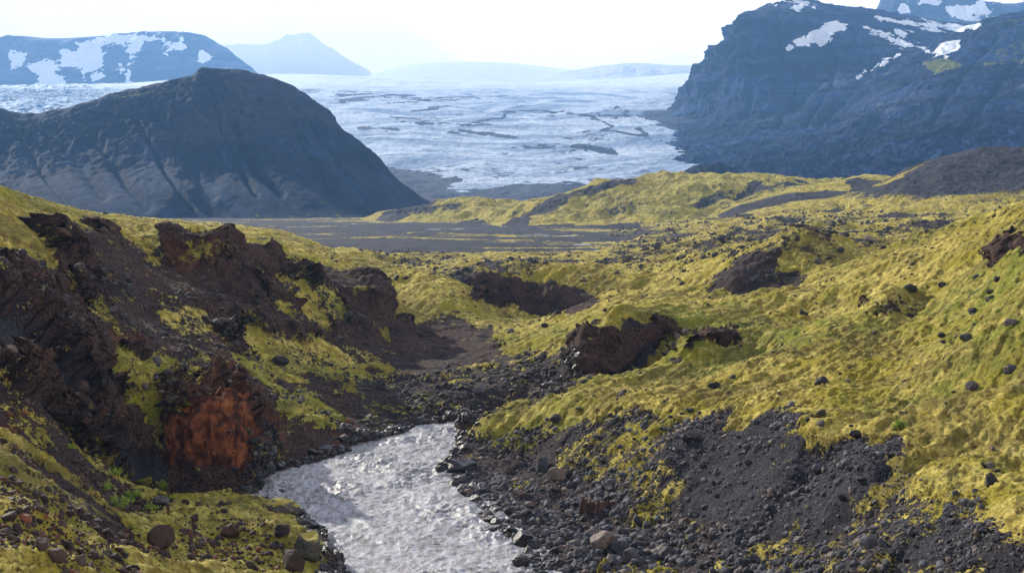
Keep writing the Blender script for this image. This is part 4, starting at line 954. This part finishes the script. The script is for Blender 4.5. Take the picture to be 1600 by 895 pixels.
# ------------------------------------------------------------------ green plants
def mat_leaf(name, a, b):
    m = Mat(name); c = m.mix(m.geo.outputs['Random Per Island'], a, b); m.base(c, .6)
    tr = m.t.nodes.new('ShaderNodeBsdfTranslucent'); m.put(tr.inputs[0], c); ms = m.t.nodes.new('ShaderNodeMixShader'); ms.inputs[0].default_value = .35
    m.t.links.new(m.b.outputs[0], ms.inputs[1]); m.t.links.new(tr.outputs[0], ms.inputs[2]); m.t.links.new(ms.outputs[0], m.out.inputs[0]); return m.m
M_LEAF = mat_leaf('fresh_leaf', (.16, .26, .03), (.32, .42, .07)); M_STEM = mat_rock('stem', ((.08, .06, .03), (.1, .08, .04), (.1, .08, .04)))
def plant(x, y, w, h, label, seed, n=420, group=None):
    p = at(x, y); s = p[1] / F; r = np.random.default_rng(seed)
    root = bpy.data.objects.new('shrub', None); COL.objects.link(root); root.location = p; root['label'] = label; root['category'] = 'shrub'
    if group: root['group'] = group
    W, H = w * s / 2, h * s
    tips = []; V = []; Fc = []; off = 0
    for k in range(14):
        a = r.uniform(0, 6.28); q = r.uniform(.2, 1) ** .7; tip = np.array([math.cos(a) * W * q, math.sin(a) * W * q * .8, H * r.uniform(.5, 1) * (1.1 - .5 * q)]); tips.append(tip)
        b = .012 + .01 * r.random(); side = np.array([b, 0, 0]); sd_ = np.array([0, b, 0])
        v = np.array([-side, side, sd_, tip]); V.append(v); Fc.append(np.array([[0, 1, 3], [1, 2, 3], [2, 0, 3], [0, 2, 1]]) + off); off += 4
    st = bpy.data.objects.new('stem', tri_mesh('stem', np.concatenate(V), np.concatenate(Fc), M_STEM, False)); COL.objects.link(st); st.parent = root
    V = []; Fc = []; off = 0; ls = max(.07, .07 * H + .05)
    for k in range(n):
        t = tips[r.integers(len(tips))]; c = t * r.uniform(.35, 1.05) + r.normal(0, .10 * max(W, H), 3); c[2] = max(c[2], .03)
        a1 = r.normal(size=3); a1 /= np.linalg.norm(a1); a2 = np.cross(a1, r.normal(size=3)); a2 /= np.linalg.norm(a2); l = ls * r.uniform(.6, 1.3)
        v = np.array([c - a1 * l, c + a2 * l * .42, c + a1 * l, c - a2 * l * .42]); V.append(v); Fc.append(np.array([[0, 1, 2], [0, 2, 3]]) + off); off += 4
    lf = bpy.data.objects.new('foliage', tri_mesh('foliage', np.concatenate(V), np.concatenate(Fc), M_LEAF, False)); COL.objects.link(lf); lf.parent = root
plant(1407, 668, 20, 17, 'small dark green shrub alone on the pale moss bench at the right', 1)
plant(252, 765, 22, 17, 'bright green bush at the foot of the dark chute below the red cliff', 2)
for i, (x, y, w_, h_, lb) in enumerate(((185, 792, 50, 22, 'broad bright green plant, biggest of the patch below the chute'), (205, 778, 36, 16, 'green plant at the upper right of the patch below the chute'), (160, 765, 32, 15, 'green plant at the upper left of the patch below the chute'),
                                        (175, 742, 34, 12, 'low green plant growing at the edge of the dark chute'), (118, 652, 14, 8, 'tiny green plant high on the stony edge of the chute'), (240, 795, 30, 12, 'low green plant beside the smooth dark rock'),
                                        (110, 700, 14, 8, 'small green tuft on the stony slope left of the chute'))):
    plant(x, y, w_, h_, lb, 10 + i, 300, 'green plants below the chute')

# ------------------------------------------------------------------ haze
hz = bpy.data.meshes.new('haze')
x0, x1, y0, y1, z0, z1 = -6500, 8000, -400, 12500, -60, 1250
hz.from_pydata([(x, y, z) for z in (z0, z1) for x, y in ((x0, y0), (x1, y0), (x1, y1), (x0, y1))], [],
               [(3, 2, 1, 0), (4, 5, 6, 7), (0, 1, 5, 4), (1, 2, 6, 5), (2, 3, 7, 6), (3, 0, 4, 7)])
ho = bpy.data.objects.new('haze', hz); COL.objects.link(ho); ho['kind'] = 'stuff'
hm = bpy.data.materials.new('haze'); hm.use_nodes = True; t = hm.node_tree; t.nodes.clear()
pv = t.nodes.new('ShaderNodeVolumePrincipled'); pv.inputs['Color'].default_value = (.25, .53, 1.0, 1); pv.inputs['Density'].default_value = 8e-5; pv.inputs['Anisotropy'].default_value = .25
o_ = t.nodes.new('ShaderNodeOutputMaterial'); t.links.new(pv.outputs[0], o_.inputs['Volume']); hz.materials.append(hm)

def mist(name, c, r, dens):
    th = np.linspace(0, 2 * np.pi, 64); ph = np.linspace(.02, np.pi - .02, 32); T, H = np.meshgrid(th, ph)
    mm_ = bpy.data.materials.new('mist'); mm_.use_nodes = True; t = mm_.node_tree; t.nodes.clear()
    pv = t.nodes.new('ShaderNodeVolumePrincipled'); pv.inputs['Color'].default_value = (.93, .93, .93, 1); pv.inputs['Density'].default_value = dens; pv.inputs['Anisotropy'].default_value = .3
    o_ = t.nodes.new('ShaderNodeOutputMaterial'); t.links.new(pv.outputs[0], o_.inputs['Volume'])
    grid_obj(name, c[0] + r[0] * np.cos(T) * np.sin(H), c[1] + r[1] * np.sin(T) * np.sin(H), c[2] - r[2] * np.cos(H), mm_, kind='stuff')
mist('mist', (600, 9000, 500), (9000, 1100, 1150), 5e-4)
